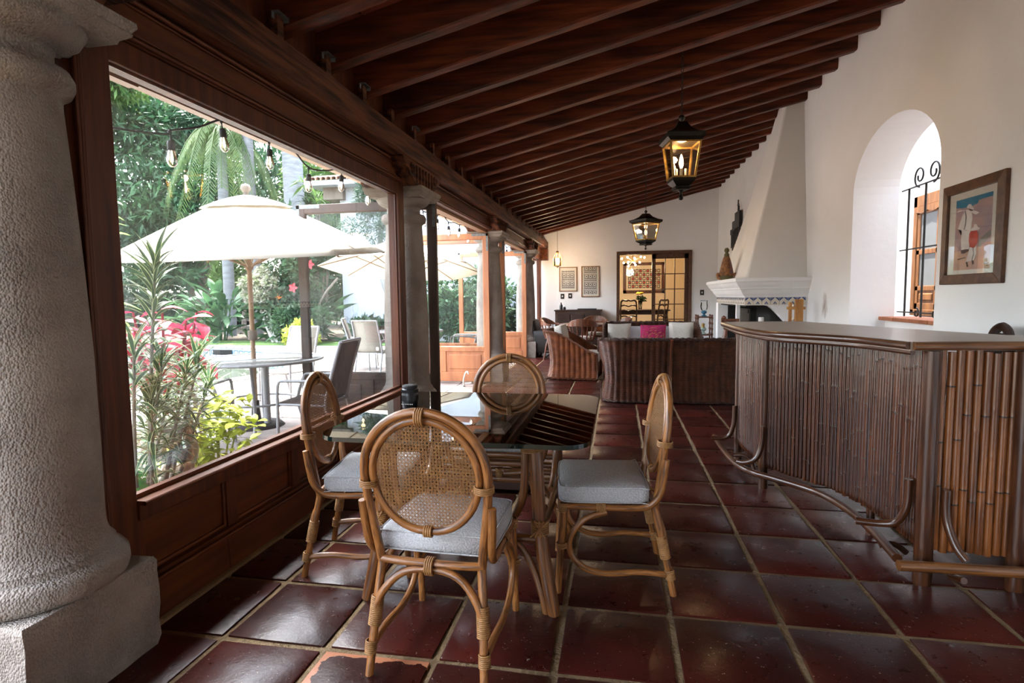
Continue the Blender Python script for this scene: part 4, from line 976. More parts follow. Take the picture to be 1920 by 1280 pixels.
def tri(mb, pts, y, mi): mb.add([(x,y,z) for x,z in pts]+[(x,y+.002,z) for x,z in pts], [tuple(range(len(pts))), *[(i,i+len(pts),(i+1)%len(pts)+len(pts),(i+1)%len(pts)) for i in range(len(pts))]], mi)
tri(tm, [(0,.094),(.0,.05),(.048,.094)], -.012, 1); tri(tm, [(.096,.094),(.048,.094),(.096,.05)], -.012, 1)
tri(tm, [(.024,.012),(.072,.012),(.048,.045)], -.012, 1); tri(tm, [(.040,.016),(.056,.016),(.048,.028)], -.013, 0); tri(tm, [(.008,.078),(.018,.088),(.008,.090)], -.013, 0); tri(tm, [(.088,.078),(.078,.088),(.088,.090)], -.013, 0)
tme = tm.mesh('frieze_tile', ['tile_cream', 'blue_glaze'])
for k in range(7): inst('frieze_tile', tme, fp, (FX+.145+.101*k, FY0+.15, 1.153))
for k in range(20): inst('frieze_tile', tme, fp, (FX+.15, FY0+.16+.101*(k+1), 1.153), (0,0,-PI/2))
b = MB(); opn = [(1.57,1.15),(1.80,1.15),(1.85,1.14),(1.90,1.105),(1.98,1.02),(2.06,.93),(2.14,.83),(2.18,.70),(2.20,.45)]
for (x0,z0),(x1,z1) in zip(opn[1:], opn[2:]): b.add([(x0,7.56,z0),(x1,7.56,z1),(XR,7.56,z1),(XR,7.56,z0)]+[(x0,7.68,z0),(x1,7.68,z1),(XR,7.68,z1),(XR,7.68,z0)], [(0,1,2,3),(0,4,5,1)])
b.box((2.2,7.56,0),(XR,7.68,.45)); b.box((1.555,7.55,0),(XR,9.60,.30)); b.box((1.555,9.42,.3),(1.70,9.60,1.16)); b.box((1.555,8.0,.3),(1.60,8.06,1.16))
b.box((2.22,7.6,.3),(XR,9.6,1.16)); b.box((1.7,9.5,.3),(XR,9.6,1.16))
b.build('firebox_wall', 'plaster', fp)
s = MB(); s.box((2.12,7.70,.30),(2.21,9.48,1.145)); s.box((1.72,9.40,.30),(2.12,9.48,1.145)); s.box((1.60,7.66,1.13),(2.2,9.42,1.148)); s.build('sooty_lining', 'soot', fp)
def hq(x0, y0, y1, z): return [(x0,y0,z),(XR+.02,y0,z),(XR+.02,y1,z),(x0,y1,z)]
h = MB(); h.loft([hq(ip(1.57,2.10,t)+.02*math.sin(PI*t), ip(7.58,7.90,t), ip(9.30,8.30,t)-.08*math.sin(PI*t), ip(1.485,3.80,t)) for t in np.linspace(0,1,9)], smooth=False)
h.build('hood', 'plaster_hood', fp, bevel=.03, seg=3)
ps = thing('fire_screen', 'dark charred plank screen leaning inside the fireplace opening', 'screen', (1.70,8.2,.30))
for k in range(5): MB().box((-.012,-.30+.115*k,0),(.012,-.19+.115*k,.80)).build('plank', 'charred_plank', ps, bevel=.004)
MB().box((-.026,-.30,.60),(-.012,.28,.64)).build('batten', 'charred_plank', ps); MB().box((-.026,-.30,.74),(-.012,.28,.79)).build('batten', 'charred_plank', ps)
wc = MB().lathe([(.03,0),(.034,.02),(.034,.12),(.03,.125)], 14).build('candle', 'white_plastic', loc=(1.80,7.72,.87)); 
o = MB().box((1.72,7.69,.30),(1.92,7.80,.868)).build('log_box', 'charred_plank'); tag(o, 'dark wooden box inside the fireplace opening carrying a white candle', 'box')
tag(wc, 'small white pillar candle in the black fireplace opening', 'candle')
# doll figure on the mantel
fg = thing('figurine', 'robed terracotta folk figurine standing on the fireplace mantel', 'figurine', (1.475, 8.32, 1.49))
MB().lathe([(.085,0),(.095,.02),(.09,.05),(.075,.06)], 14, sx=1, sy=.8).build('base', 'moss', fg)
MB().lathe([(.098,.055),(.100,.075),(.088,.13),(.070,.21),(.052,.28),(.036,.32)], 16, sx=1, sy=.75).build('robe', 'figurine', fg)
MB().lathe([(.036,.315),(.034,.35),(.022,.365),(.02,.372),(.032,.39),(.034,.41),(.02,.435),(.0,.44)], 14).build('head', 'moss', fg)
MB().loft([[(.03,-.078+.05*k/4*0,.08+.05*k),(.085-.012*k,-.055+.006*k,.08+.05*k),(.082-.012*k,-.062+.006*k,.08+.05*k),(.03,-.085+.012*k,.08+.05*k)] for k in range(5)], smooth=False).build('blue_apron', 'figurine_blue', fg)
for s_ in (-1, 1):
    MB().tube([(s_*.085,-.02,.05),(s_*.11,-.03,.085),(s_*.125,-.03,.07),(s_*.115,-.03,.03),(s_*.09,-.03,.01)], .016, 8, sub=3).build('scroll_handle', 'figurine', fg)
# iron wall piece beyond the hood
sc_ = thing('wall_candelabra', 'black wrought iron wall piece with a cross on top beside the hood', 'wall ornament', (2.27, 11.75, 2.05))
f = MB()
for k, (y, z0, z1) in enumerate(((-.36,.35,.80),(-.24,.1,.62),(-.12,.0,.74),(.0,-.05,.74),(.12,.0,.66),(.24,.1,.58),(.36,.16,.52))): f.bar((-.03,y,z0),(-.03,y,z1),.03,.05)
f.box((-.05,-.40,.50),(-.01,.02,.80)); f.box((-.05,.0,.48),(-.01,.26,.66)); f.box((-.05,.2,.42),(-.01,.44,.52)); f.build('iron_panel', 'iron', sc_)
c = MB(); c.bar((-.03,-.20,.78),(-.03,-.20,1.02),.02,.02); c.bar((-.03,-.26,.93),(-.03,-.14,.93),.02,.02); c.bar((-.03,-.30,.80),(-.03,-.30,.90),.014,.014); c.build('cross', 'iron', sc_)
# ============================================================ NICHE GRILLE AND COURTYARD WINDOW
gr = thing('window_grille', 'black iron bar grille with scroll top in the arched niche', 'grille', (2.74,0,0))
for y in (6.14,5.835,5.53,5.225,4.92): MB().tube([(0,y,1.06),(0,y,2.28)], .010, 8).build('bar', 'iron', gr)
for z in (1.10,1.70,2.275):
    MB().box((-.006,4.66,z-.006),(.006,6.28,z+.006)).build('cross_bar', 'iron', gr)
def spiral(cy_, cz_, r0, r1, turns, s, a0):
    return [(0, cy_+s*(r0+(r1-r0)*k/30)*math.cos(a0+turns*2*PI*k/30), cz_+(r0+(r1-r0)*k/30)*math.sin(a0+turns*2*PI*k/30)) for k in range(31)]
for k, y in enumerate((5.985,5.68,5.375,5.07)):
    MB().tube(spiral(y+(.03 if k % 2 else -.03), 2.36, .10, .03, 1.3, -1 if k % 2 else 1, -PI/2), .008, 6).build('scroll', 'iron', gr)
    MB().tube(spiral(y-.07, 1.10, .045, .015, 1.1, 1, PI/2), .007, 6).build('scroll', 'iron', gr)
ws = thing('courtyard_window', 'brown wooden casement window with raised panels beyond the niche grille', 'window', (3.85, 7.75, 1.02))
f = MB(); f.box((-.05,.54,0),(.0,.63,1.50)); f.box((-.05,-.63,0),(.0,-.54,1.50)); f.box((-.05,-.63,1.36),(.0,.63,1.50)); f.box((-.05,-.63,-.03),(.02,.63,.05)); f.build('window_frame', 'shutter_wood', ws, bevel=.006)
v = MB(); sc2 = [(-.56,1.36)] + [(-.56+1.12*k/24, 1.30-.03*abs(math.sin(k*PI/6))) for k in range(25)] + [(.56,1.36)]
v.loft([[(x,y,z) for y,z in sc2] for x in (-.055,-.03)], smooth=False); v.build('valance', 'shutter_wood', ws)
for s_ in (-1, 1):
    y0, y1 = sorted((s_*.01, s_*.54)); l = MB()
    l.box((-.04,y0,.05),(-.01,y0+.07,1.33)); l.box((-.04,y1-.07,.05),(-.01,y1,1.33)); l.box((-.04,y0,1.26),(-.01,y1,1.33)); l.box((-.04,y0,.75),(-.01,y1,.81)); l.box((-.04,y0,.05),(-.01,y1,.13)); l.box((-.04,y0,.29),(-.01,y1,.35))
    lf = l.build('casement', 'shutter_wood', ws, bevel=.004)
    MB().box((-.03,y0+.07,.13),(-.02,y1-.07,.29)).build('panel', 'shutter_wood', lf); MB().box((-.045,y0+.11,.165),(-.02,y1-.11,.255)).build('raised_field', 'shutter_wood', lf, bevel=.012)
    for z0, z1 in ((.35,.75),(.81,1.26)): MB().box((-.028,y0+.07,z0),(-.022,y1-.07,z1)).build('pane', 'window_dark', lf)
# ============================================================ PICTURE ON THE RIGHT WALL
pc = thing('framed_print', 'wood framed print of two walkers in white hats on the right wall', 'picture', (XR, 0, 0))
Y0, Y1, Z0, Z1 = 3.92, 4.585, 1.342, 2.02; fwid = .066
f = MB()
def fquad(a, b, c, d): f.add([(0,*a),(0,*b),(0,*c),(0,*d),(-.028,*a),(-.028,*b),(-.034,*c),(-.034,*d)], [(3,2,1,0),(4,5,6,7),(0,1,5,4),(1,2,6,5),(2,3,7,6),(3,0,4,7)])
fquad((Y0,Z0),(Y1,Z0),(Y1-fwid,Z0+fwid),(Y0+fwid,Z0+fwid)); fquad((Y1,Z0),(Y1,Z1),(Y1-fwid,Z1-fwid),(Y1-fwid,Z0+fwid)); fquad((Y1,Z1),(Y0,Z1),(Y0+fwid,Z1-fwid),(Y1-fwid,Z1-fwid)); fquad((Y0,Z1),(Y0,Z0),(Y0+fwid,Z0+fwid),(Y0+fwid,Z1-fwid))
f.build('frame', 'frame_wood', pc, bevel=.004)
MB().box((-.012,Y0+.06,Z0+.04),(-.002,Y1-.06,Z1-.04)).build('mat_board', 'paper', pc)
pA, pB, qA, qB = 4.444, 4.055, 1.909, 1.437
def uvp(x, y):
    u, v = .5, .5
    for _ in range(12):
        yt, yb_ = 298-63*u, 752-14*u; v = (y-yt)/(yb_-yt); xl, xr_ = 195-17*v, 438-23*v; u = (x-xl)/(xr_-xl)
    u = min(max(u,0),1); v = min(max(v,0),1); return (pA+(pB-pA)*u, qA+(qB-qA)*v)
pm_ = MB()
def lay(pts, d, mi):
    q = [uvp(*p) for p in pts]; n = len(q); x = -.0125-.0006*d
    pm_.add([(x,*p) for p in q]+[(x+.0006,*p) for p in q], [tuple(range(n)), *[(i,(i+1)%n,n+(i+1)%n,n+i) for i in range(n)]], mi)
lay([(178,298),(455,230),(430,738),(170,760)], 0, 1)
lay([(178,350),(240,345),(300,330),(340,312),(348,290),(400,275),(460,258),(460,220),(150,300)], 1, 0)
lay([(178,640),(215,622),(260,632),(330,600),(380,590),(440,560),(440,745),(160,765)], 1, 2)
lay([(195,372),(235,362),(285,366),(330,385),(352,372),(330,362),(300,355),(215,358)], 1, 3)
lay([(345,560),(380,520),(425,480),(428,520),(395,560),(350,600)], 1, 7)
lay([(270,352),(300,365),(308,400),(302,445),(300,470),(295,490),(255,485),(238,520),(222,500),(210,478),(225,430),(240,390),(255,362)], 2, 4)
lay([(212,482),(238,488),(240,515),(230,520),(218,500)], 2, 6)
lay([(236,488),(295,490),(290,560),(286,610),(262,612),(235,620),(232,560)], 3, 4)
lay([(272,332),(283,318),(298,316),(306,330),(318,345),(315,353),(300,350),(285,345),(270,340)], 4, 4); lay([(282,345),(300,350),(312,354),(305,362),(290,358)], 4, 6)
lay([(233,618),(262,612),(285,612),(287,622),(255,640),(235,640)], 4, 6)
lay([(255,362),(262,400),(258,450),(250,482),(256,484),(266,450),(270,400),(262,360)], 4, 7)
lay([(300,490),(325,486),(340,490),(347,520),(345,550),(340,575),(320,605),(295,597),(286,560),(290,510)], 5, 5)
lay([(295,597),(320,605),(335,590),(336,640),(318,690),(292,690),(268,696),(280,650)], 5, 4); lay([(312,600),(318,640),(305,688),(310,690),(322,645),(318,602)], 6, 7)
lay([(297,488),(310,472),(320,468),(322,452),(330,446),(340,450),(345,466),(362,474),(352,484),(325,490),(300,492)], 7, 4)
lay([(268,696),(278,694),(284,726),(276,730)], 6, 6); lay([(306,686),(318,684),(322,706),(312,714)], 6, 6)
lay([(208,676),(262,664),(266,668),(210,682)], 3, 6)
for k in range(5): lay([(384+6*k,704+(k%2)*3),(387+6*k,700-(k%2)*2),(390+6*k,706),(386+6*k,709)], 3, 6)
lay([(396,718),(408,716),(408,720),(397,722)], 3, 6)
pm_.build('print', ['print_sky','print_earth','print_sand','print_white','print_white','print_red','print_dark','ink_gray'], pc)
MB().box((-.0215,Y0+.06,Z0+.06),(-.0195,Y1-.06,Z1-.06)).build('glazing', 'picture_glass', pc)
# ============================================================ BACK WALL ITEMS
def textile(label, x0, x1, z0, z1, seed):
    t = thing('framed_textile', label, 'picture', (0, YB, 0), 0, 'framed textiles on the back wall'); w_ = .022
    f = MB(); f.box((x0,-.025,z0),(x1,0,z0+w_)); f.box((x0,-.025,z1-w_),(x1,0,z1)); f.box((x0,-.025,z0),(x0+w_,0,z1)); f.box((x1-w_,-.025,z0),(x1,0,z1)); f.build('frame', 'light_frame', t)
    MB().box((x0+.01,-.012,z0+.01),(x1-.01,-.002,z1-.01)).build('backing', 'paper', t)
    p = MB(); r = random.Random(seed); a, b = x0+.075, x1-.075; z = z0+.07; row = 0
    while z < z1-.085:
        kind = (seed+row) % 4; hgt = (.022,.05,.016,.075)[kind]
        if kind == 0:
            n = 14
            for k in range(n): p.box((a+(b-a)*k/n,-.0145,z),(a+(b-a)*(k+.6)/n,-.012,z+hgt), k % 2)
        elif kind == 1:
            n = 9
            for k in range(n):
                xm = a+(b-a)*(k+.5)/n; d = (b-a)/n*.45; p.add([(xm-d,-.014,z+hgt/2),(xm,-.014,z),(xm+d,-.014,z+hgt/2),(xm,-.014,z+hgt)], [(0,1,2,3)], 0)
        elif kind == 2: p.box((a,-.0145,z),(b,-.012,z+hgt), 0)
        else:
            n = 3; p.box((a,-.0135,z),(b,-.012,z+hgt), 1)
            for k in range(n):
                xm = a+(b-a)*(k+.5)/n; rr_ = hgt*.44
                p.add([(xm+rr_*math.cos(q*PI/8),-.0145,z+hgt/2+rr_*math.sin(q*PI/8)) for q in range(16)], [tuple(range(15,-1,-1))], 2)
                p.add([(xm+rr_*.5*math.cos(q*PI/8),-.0150,z+hgt/2+rr_*.5*math.sin(q*PI/8)) for q in range(16)], [tuple(range(15,-1,-1))], 0)
        z += hgt+.008; row += 1
    for s_ in (a-.012, b+.004): p.box((s_,-.0145,z0+.07),(s_+.008,-.012,z-.008), 0)
    p.build('woven_pattern', ['ink','ink_gray','paper'], t)
    MB().box((x0+.015,-.020,z0+.015),(x1-.015,-.018,z1-.015)).build('glazing', 'picture_glass', t)
textile('shorter framed dark geometric textile under the glass lantern', -1.413, -.975, 1.40, 1.995, 1)
textile('taller framed dark geometric textile next to the doorway', -.873, -.433, 1.262, 2.005, 3)
def switch(label, x, z):
    t = thing('switch_plate', label, 'switch', (x, YB, z), 0, 'black switch plates on the back wall')
    MB().box((-.045,-.012,-.062),(.045,0,.062)).build('plate', 'black_plastic', t, bevel=.004); MB().box((-.014,-.018,-.02),(.014,-.012,.02)).build('rocker', 'white_plastic', t)
switch('black switch plate under the shorter framed textile, next to the glass wall', -1.335, 1.285); switch('black switch plate between the two framed textiles', -1.145, 1.295); switch('black switch plate right of the doorway by the fireplace', 1.945, 1.338)
# sideboard, tray, bottle
sb = thing('sideboard', 'low dark wooden sideboard against the back wall under the textiles', 'sideboard', (-.925, 13.72, 0))
MB().box((-.535,-.24,.10),(.535,.24,.93)).build('body', 'dark_furniture', sb); MB().box((-.56,-.26,.93),(.56,.26,.965)).build('top', 'dark_furniture', sb, bevel=.008)
for k in range(3):
    d = MB().box((-.50+.34*k,-.262,.16),(-.18+.34*k,-.24,.86)).build('cabinet_door', 'dark_furniture', sb, bevel=.01); MB().lathe([(.008,0),(.014,.012),(.0,.022)], 8).xform(Matrix.Translation((-.22+.34*k,-.262,.55)) @ Matrix.Rotation(PI/2,4,'X')).build('knob', 'brass', d)
for x in (-.48,.48):
    for y in (-.19,.19): MB().box((x-.03,y-.03,0),(x+.03,y+.03,.10)).build('leg', 'dark_furniture', sb)
bt = thing('wine_bottle', 'dark wine bottle standing on the sideboard below the switch plates', 'bottle', (-1.335, 13.66, .965))
MB().lathe([(.036,0),(.038,.01),(.038,.09),(.03,.115),(.014,.14),(.013,.165)], 14).build('bottle_body', 'black_plastic', bt); MB().lathe([(.0145,.140),(.015,.17),(.0,.172)], 10).build('capsule', 'soot', bt)
jr = MB().lathe([(.03,0),(.035,.02),(.03,.055),(.022,.065),(.024,.07)], 12).build('small_jar', 'soot', loc=(-1.25,13.60,.965)); tag(jr, 'short dark jar beside the wine bottle on the sideboard', 'jar')
ty = thing('serving_tray', 'flat dark serving tray lying on the sideboard', 'tray', (-.72, 13.70, .965)); MB().prism(rrect(-.22,-.13,.22,.13,.04),0,.008).build('tray_base', 'soot', ty); e = MB(); e.tube([(x,y,.014) for x,y in rrect(-.22,-.13,.22,.13,.04)], .008, 6, closed=True); e.build('tray_rim', 'soot', ty)
# captain chairs round a wooden table
ct = thing('pedestal_table', 'round wooden pedestal table among the captain chairs', 'table', (-.66, 11.62, 0))
MB().lathe([(.0,.69),(.50,.69),(.52,.705),(.52,.72),(.50,.73),(0,.73)], 32).build('table_top', 'turned_wood', ct); MB().lathe([(.07,.06),(.09,.12),(.06,.25),(.05,.4),(.08,.5),(.06,.62),(.12,.69)], 16).build('pedestal', 'turned_wood', ct)
for k in range(4):
    a = k*PI/2+PI/4; MB().tube([(.05*math.cos(a),.05*math.sin(a),.14),(.22*math.cos(a),.22*math.sin(a),.09),(.36*math.cos(a),.36*math.sin(a),.025)], [.04,.035,.025], 8, sub=3).build('leg', 'turned_wood', ct)
def captain(label, loc, rz, woven=False):
    t = thing('captain_chair', label, 'chair', loc, rz, 'captain chairs round the pedestal table')
    MB().lathe([(.0,.42),(.21,.42),(.225,.435),(.22,.45),(.1,.445),(0,.44)], 24).build('seat', 'turned_wood', t)
    cushion([(.2*math.cos(a),.2*math.sin(a)) for a in np.linspace(0,2*PI,21)[:-1]], .45, .51).build('seat_cushion', 'cream_cloth', t)
    for x, y in ((-1,-1),(1,-1),(1,1),(-1,1)): MB().tube([(x*.13,y*.13,.42),(x*.155,y*.155,.25),(x*.165,y*.165,.2),(x*.195,y*.195,0)], [.018,.026,.017,.014], 8, sub=2).build('leg', 'turned_wood', t)
    st = MB(); st.tube([(-.17,-.165,.18),(-.17,.165,.18)], .01, 6); st.tube([(.17,-.165,.18),(.17,.165,.18)], .01, 6); st.tube([(-.17,0,.18),(.17,0,.18)], .01, 6); st.build('stretcher', 'turned_wood', t)
    arc = [(.27*math.sin(a), -.05-.235*math.cos(a), 0) for a in np.linspace(-1.75, 1.75, 19)]
    secs = []
    for i, (x, y, _) in enumerate(arc):
        q = abs(i-9)/9; z0, z1 = .725-.03*q, ip(.86,.735,min(1,q*1.25)**2); n = V((x, y+.05, 0)).normalized()*.02
        secs.append([(x-n.x,y-n.y,z0),(x+n.x,y+n.y,z0),(x+n.x*1.2,y+n.y*1.2,z1),(x-n.x*.6,y-n.y*.6,z1)])
    MB().loft(secs, smooth=False).build('back_rail', 'turned_wood', t, bevel=.006)
    if woven:
        g = MB()
        for i in range(0, 18):
            (x0,y0,_),(x1,y1,_) = arc[i], arc[i+1]
            g.add([(x0*.9,y0*.9,.46),(x1*.9,y1*.9,.46),(x1,y1,.74),(x0,y0,.74),(x0*.86,y0*.86,.46),(x1*.86,y1*.86,.46),(x1*.96,y1*.96,.74),(x0*.96,y0*.96,.74)], [(0,1,2,3),(7,6,5,4)], 0, False, [((i*.03,0),(i*.03+.03,0),(i*.03+.03,.3),(i*.03,.3))]*2)
        g.build('woven_back', 'wicker_red', t)
    else:
        for k in range(1, 18, 2):
            x, y, _ = arc[k]; MB().tube([(x*.74,y*.74,.44),(x*.86,y*.86,.56),(x*.93,y*.95,.64),(x,y,.735)], [.009,.015,.009,.009], 7, sub=2).build('spindle', 'turned_wood', t)
    return t
captain('wooden captain chair with its turned spindle back to the viewer', (-.655, 11.02, 0), 0)
captain('wooden captain chair closest to the glass wall, seen from its side', (-1.24, 11.55, 0), -PI/2-.2)
captain('wooden captain chair whose curved rail rises behind the facing sofa', (-.02, 11.75, 0), PI/2+.35)
captain('barrel chair with woven back on the far side near the sideboard', (-.50, 12.35, 0), PI-.1, True)
# black lounge chair by the glass wall
bc = thing('lounge_chair', 'black upholstered lounge chair against the far glass wall', 'chair', (-1.40, 12.3, 0), -PI/2)
cushion(rrect(-.36,-.34,.36,.36,.08), .12, .40, puff=.03).build('seat', 'black_leather', bc); q = cushion(rrect(-.36,-.1,.36,.1,.08), 0, .62, puff=.03); q.xform(Matrix.Translation((0,-.30,.16)) @ Matrix.Rotation(math.radians(12),4,'X')); q.build('backrest', 'black_leather', bc)
for s_ in (-1, 1): cushion(rrect(s_*.36-.07,-.36,s_*.36+.07,.36,.05), .10, .56, puff=.02).build('armrest', 'black_leather', bc)
for x in (-.3,.3):
    for y in (-.28,.3): MB().lathe([(.02,0),(.025,.12)], 8, (x,y,0)).build('leg', 'black_plastic', bc)
# etagere with oil lamps
et = thing('etagere', 'turned wooden three-tier stand by the fireplace holding oil lamps', 'stand', (1.57, 11.0, 0))
for x in (-.125,.125):
    for y in (-.125,.125):
        pr = [(.014,0)]
        for z in np.linspace(.06,.86,9): pr += [(.014,z-.03),(.024,z),(.014,z+.03)]
        MB().lathe(pr+[(.018,.90),(.022,.915),(.0,.925)], 8, (x,y,0)).build('leg', 'turned_wood', et)
for z in (.22,.54,.865): MB().box((-.14,-.14,z),(.14,.14,z+.022)).build('shelf', 'turned_wood', et)
def oil_lamp(name, label, loc, s, chim=True):
    t = thing(name, label, 'lamp', loc, 0, 'oil lamps on the tiered stand')
    MB().lathe([(.055,0),(.05,.012),(.022,.03),(.02,.045),(.045,.06),(.055,.085),(.04,.105),(.02,.112)], 16).xform(Matrix.Scale(s,4)).build('lamp_font', 'tile_blue' if chim else 'celadon', t)
    if chim:
        MB().lathe([(.045,.112),(.062,.15),(.066,.19),(.058,.25),(.062,.292)], 18, caps=False).xform(Matrix.Scale(s,4)).build('glass_chimney', 'clear_glass', t)
        e = MB(); ring(e, (0,0,.292*s), (0,0,1), .062*s, .0035, 18, 5); e.build('blue_rim', 'blue_glaze', t)
    else: MB().lathe([(.03,.112),(.02,.14),(.03,.16),(.018,.18)], 14).xform(Matrix.Scale(s,4)).build('burner', 'brass', t)
oil_lamp('oil_lamp', 'oil lamp with tall clear glass chimney on the top shelf of the stand', (1.57,11.0,.887), 1.0)
oil_lamp('oil_lamp', 'small pale oil lamp on the middle shelf of the stand', (1.56,11.0,.562), 1.1, False)
oil_lamp('oil_lamp', 'small pale oil lamp on the lowest shelf of the stand', (1.57,11.0,.242), 1.1, False)
# turned valet stand and pegged rack before the fireplace
vl = thing('valet_stand', 'turned reddish wooden valet stand at the fireplace corner behind the bar tip', 'stand', (1.25, 7.15, 0))
MB().tube([(.0,0,0),(.01,0,.3),(-.02,0,.6),(.015,0,.80),(.02,0,.92),(-.0,0,.99)], [.022,.024,.03,.026,.02,.022], 10, sub=4).build('post', 'turned_wood', vl)
MB().tube([(.15,0,0),(.15,0,.98)], .022, 10).build('post', 'turned_wood', vl); MB().tube([(-.03,0,.985),(.02,0,.985),(.17,0,.985)], [.026,.016,.016], 10).build('cross_bar', 'turned_wood', vl)
MB().lathe([(.012,0),(.03,.02),(.03,.035),(.0,.055)], 12, (0,0,.985)).build('finial', 'turned_wood', vl); MB().box((-.06,-.15,.03),(.21,.15,.06)).build('foot', 'turned_wood', vl)
pr = thing('pegged_rack', 'golden pine rack with pegged through-tenons before the fireplace', 'rack', (2.03, 7.2, 0))
MB().box((-.045,-.02,0),(-.015,.03,1.19)).build('upright', 'pine', pr, bevel=.004); MB().box((.01,-.05,0),(.10,-.02,1.225)).build('upright', 'pine', pr, bevel=.004)
for z in (.45,.93,1.105):
    MB().box((-.075,-.045,z),(.125,-.012,z+.032)).build('cross_bar', 'pine', pr, bevel=.004); MB().box((.045,-.062,z-.03),(.06,-.05,z+.05)).build('wedge', 'pine', pr)
for z in (.86,.99,1.15): MB().lathe([(.012,0),(.018,.012),(.0,.03)], 8).xform(Matrix.Translation((-.005,-.02,z)) @ Matrix.Rotation(PI/2,4,'X')).build('peg', 'tile_cream', pr)
MB().box((-.09,-.16,0),(.14,.16,.03)).build('foot', 'pine', pr)
# wicker stool whose back just shows above the bar
ws_ = thing('wicker_stool', 'wicker bar stool behind the bar, only its rounded back showing', 'stool', (2.0, 3.75, 0), PI/2)
MB().lathe([(.0,.70),(.17,.70),(.18,.73),(.16,.76),(0,.77)], 20).build('seat', 'wicker_brown', ws_)
for x in (-1,1):
    for y in (-1,1): MB().tube([(x*.17,y*.17,0),(x*.12,y*.12,.71)], .016, 8).build('leg', 'bar_pole', ws_)
b_ = MB(); b_.tube([(-.085,-.16,.74),(-.09,-.18,.95),(-.07,-.185,1.045),(-.02,-.19,1.085),(.02,-.19,1.085),(.07,-.185,1.045),(.09,-.18,.95),(.085,-.16,.74)], .024, 8, sub=4); b_.build('back_hoop', 'wicker_brown', ws_)
b_ = MB()
for k in range(7): b_.tube([(-.075+.025*k,-.165,.76),(-.07+.0233*k,-.185,1.05)], .011, 6)
b_.build('back_canes', 'wicker_brown', ws_)
# door catch on the terrace by the orange leaf
dc = thing('door_catch', 'small white door stay hook at the foot of the sunlit orange leaf', 'door hook', (-2.22, 8.02, -.015))
MB().tube([(0,0,0),(.0,-.01,.10),(.03,-.01,.20),(.06,0,.215),(.07,0,.18)], .011, 8, sub=4).build('hook', 'white_plastic', dc); MB().lathe([(.02,0),(.02,.008)], 10).build('base', 'black_plastic', dc)
# ============================================================ DINING ROOM BEHIND THE DOORWAY
FL = .13
o = MB().box((-2.1, YB+.16, -.004), (3.1, 18.2, FL)).build('floor_dining_step', 'floor_tile'); o['kind'] = 'structure'
dt = thing('dining_table', 'dark dining table in the warm room beyond the doorway', 'table', (.62,16.0,FL))
MB().box((-.75,-.45,.735),(.75,.45,.77)).build('table_top', 'dark_furniture', dt, bevel=.008); MB().box((-.66,-.36,.64),(.66,.36,.735)).build('apron', 'dark_furniture', dt)
for x in (-.66,.66):
    for y in (-.36,.36): MB().lathe([(.03,0),(.04,.1),(.028,.3),(.045,.5),(.03,.64)], 10, (x,y,0)).build('leg', 'dark_furniture', dt)
def ladder(label, loc, rz):
    t = thing('ladder_chair', label, 'chair', loc, rz, 'ladder-back chairs in the dining room')
    MB().box((-.22,-.2,.43),(.22,.22,.47)).build('seat', 'dark_furniture', t, bevel=.01)
    for s_ in (-1, 1):
        MB().tube([(s_*.20,-.20,0),(s_*.20,-.19,.45),(s_*.205,-.23,.8),(s_*.19,-.26,1.0)], .02, 8, sub=3).build('leg', 'dark_furniture', t); MB().tube([(s_*.19,.2,0),(s_*.19,.2,.43)], .019, 8).build('leg', 'dark_furniture', t)
    for z, y in ((.60,-.20),(.75,-.222),(.88,-.242)):
        MB().tube([(-.20,y,z),(-.1,y-.02,z+.025),(0,y-.02,z-.005),(.1,y-.02,z+.025),(.20,y,z)], .019, 6, sub=4).build('back_slat', 'dark_furniture', t)
    MB().tube([(-.2,-.25,.97),(-.15,-.265,1.03),(-.05,-.265,1.015),(0,-.265,1.035),(.05,-.265,1.015),(.15,-.265,1.03),(.2,-.25,.97)], .024, 8, sub=3).build('crest_rail', 'dark_furniture', t)
    return t
ladder('dark ladder-back chair with its wavy slats to the viewer beyond the doorway', (.28,15.42,FL), 0); ladder('dark ladder-back chair at the table edge beside the sliding leaf', (1.0,15.6,FL), .9)
ch_ = thing('chandelier', 'sputnik chandelier with many glowing globes in the dining room', 'chandelier', (.40,16.0,2.22))
MB().lathe([(0,-.05),(.04,-.03),(.05,0),(.04,.03),(.012,.05),(.01,.66)], 14).build('hub', 'brass', ch_)
for k, (a, r_, z) in enumerate([(0,.31,.09),(.7,.25,-.03),(1.4,.29,.10),(2.1,.24,-.04),(2.8,.31,.08),(3.5,.26,-.05),(4.2,.30,.09),(4.9,.22,-.06),(5.6,.27,.10),(1.0,.14,-.10),(3.8,.15,-.14),(5.2,.12,.05),(2.4,.16,-.02)]):
    x, y = r_*math.cos(a), r_*math.sin(a); ar = MB().tube([(0,0,0),(x,y,z)], .006, 6).build('arm', 'brass', ch_); g = MB().lathe([(0,-.026),(.016,-.021),(.026,0),(.016,.021),(0,.026)], 10).build('globe', 'globe', ar); g.location = (x,y,z)
lp = bpy.data.lights.new('chandelier_light', 'POINT'); lp.energy = 30; lp.color = (1,.76,.48); lp.shadow_soft_size = .15
lo = bpy.data.objects.new('chandelier_light', lp); COL.objects.link(lo); lo.parent = ch_; lo.location = (.0,-.0,-.12)
ar = thing('framed_textile', 'large mahogany framed textile on the dining room wall', 'picture', (0,18.2,0))
f = MB(); w_ = .09
for a, b in (((.166,1.353),(1.416,1.353+w_)),((.166,2.30-w_),(1.416,2.30)),((.166,1.353),(.166+w_,2.30)),((1.416-w_,1.353),(1.416,2.30))): f.box((a[0],-.03,a[1]),(b[0],0,b[1]))
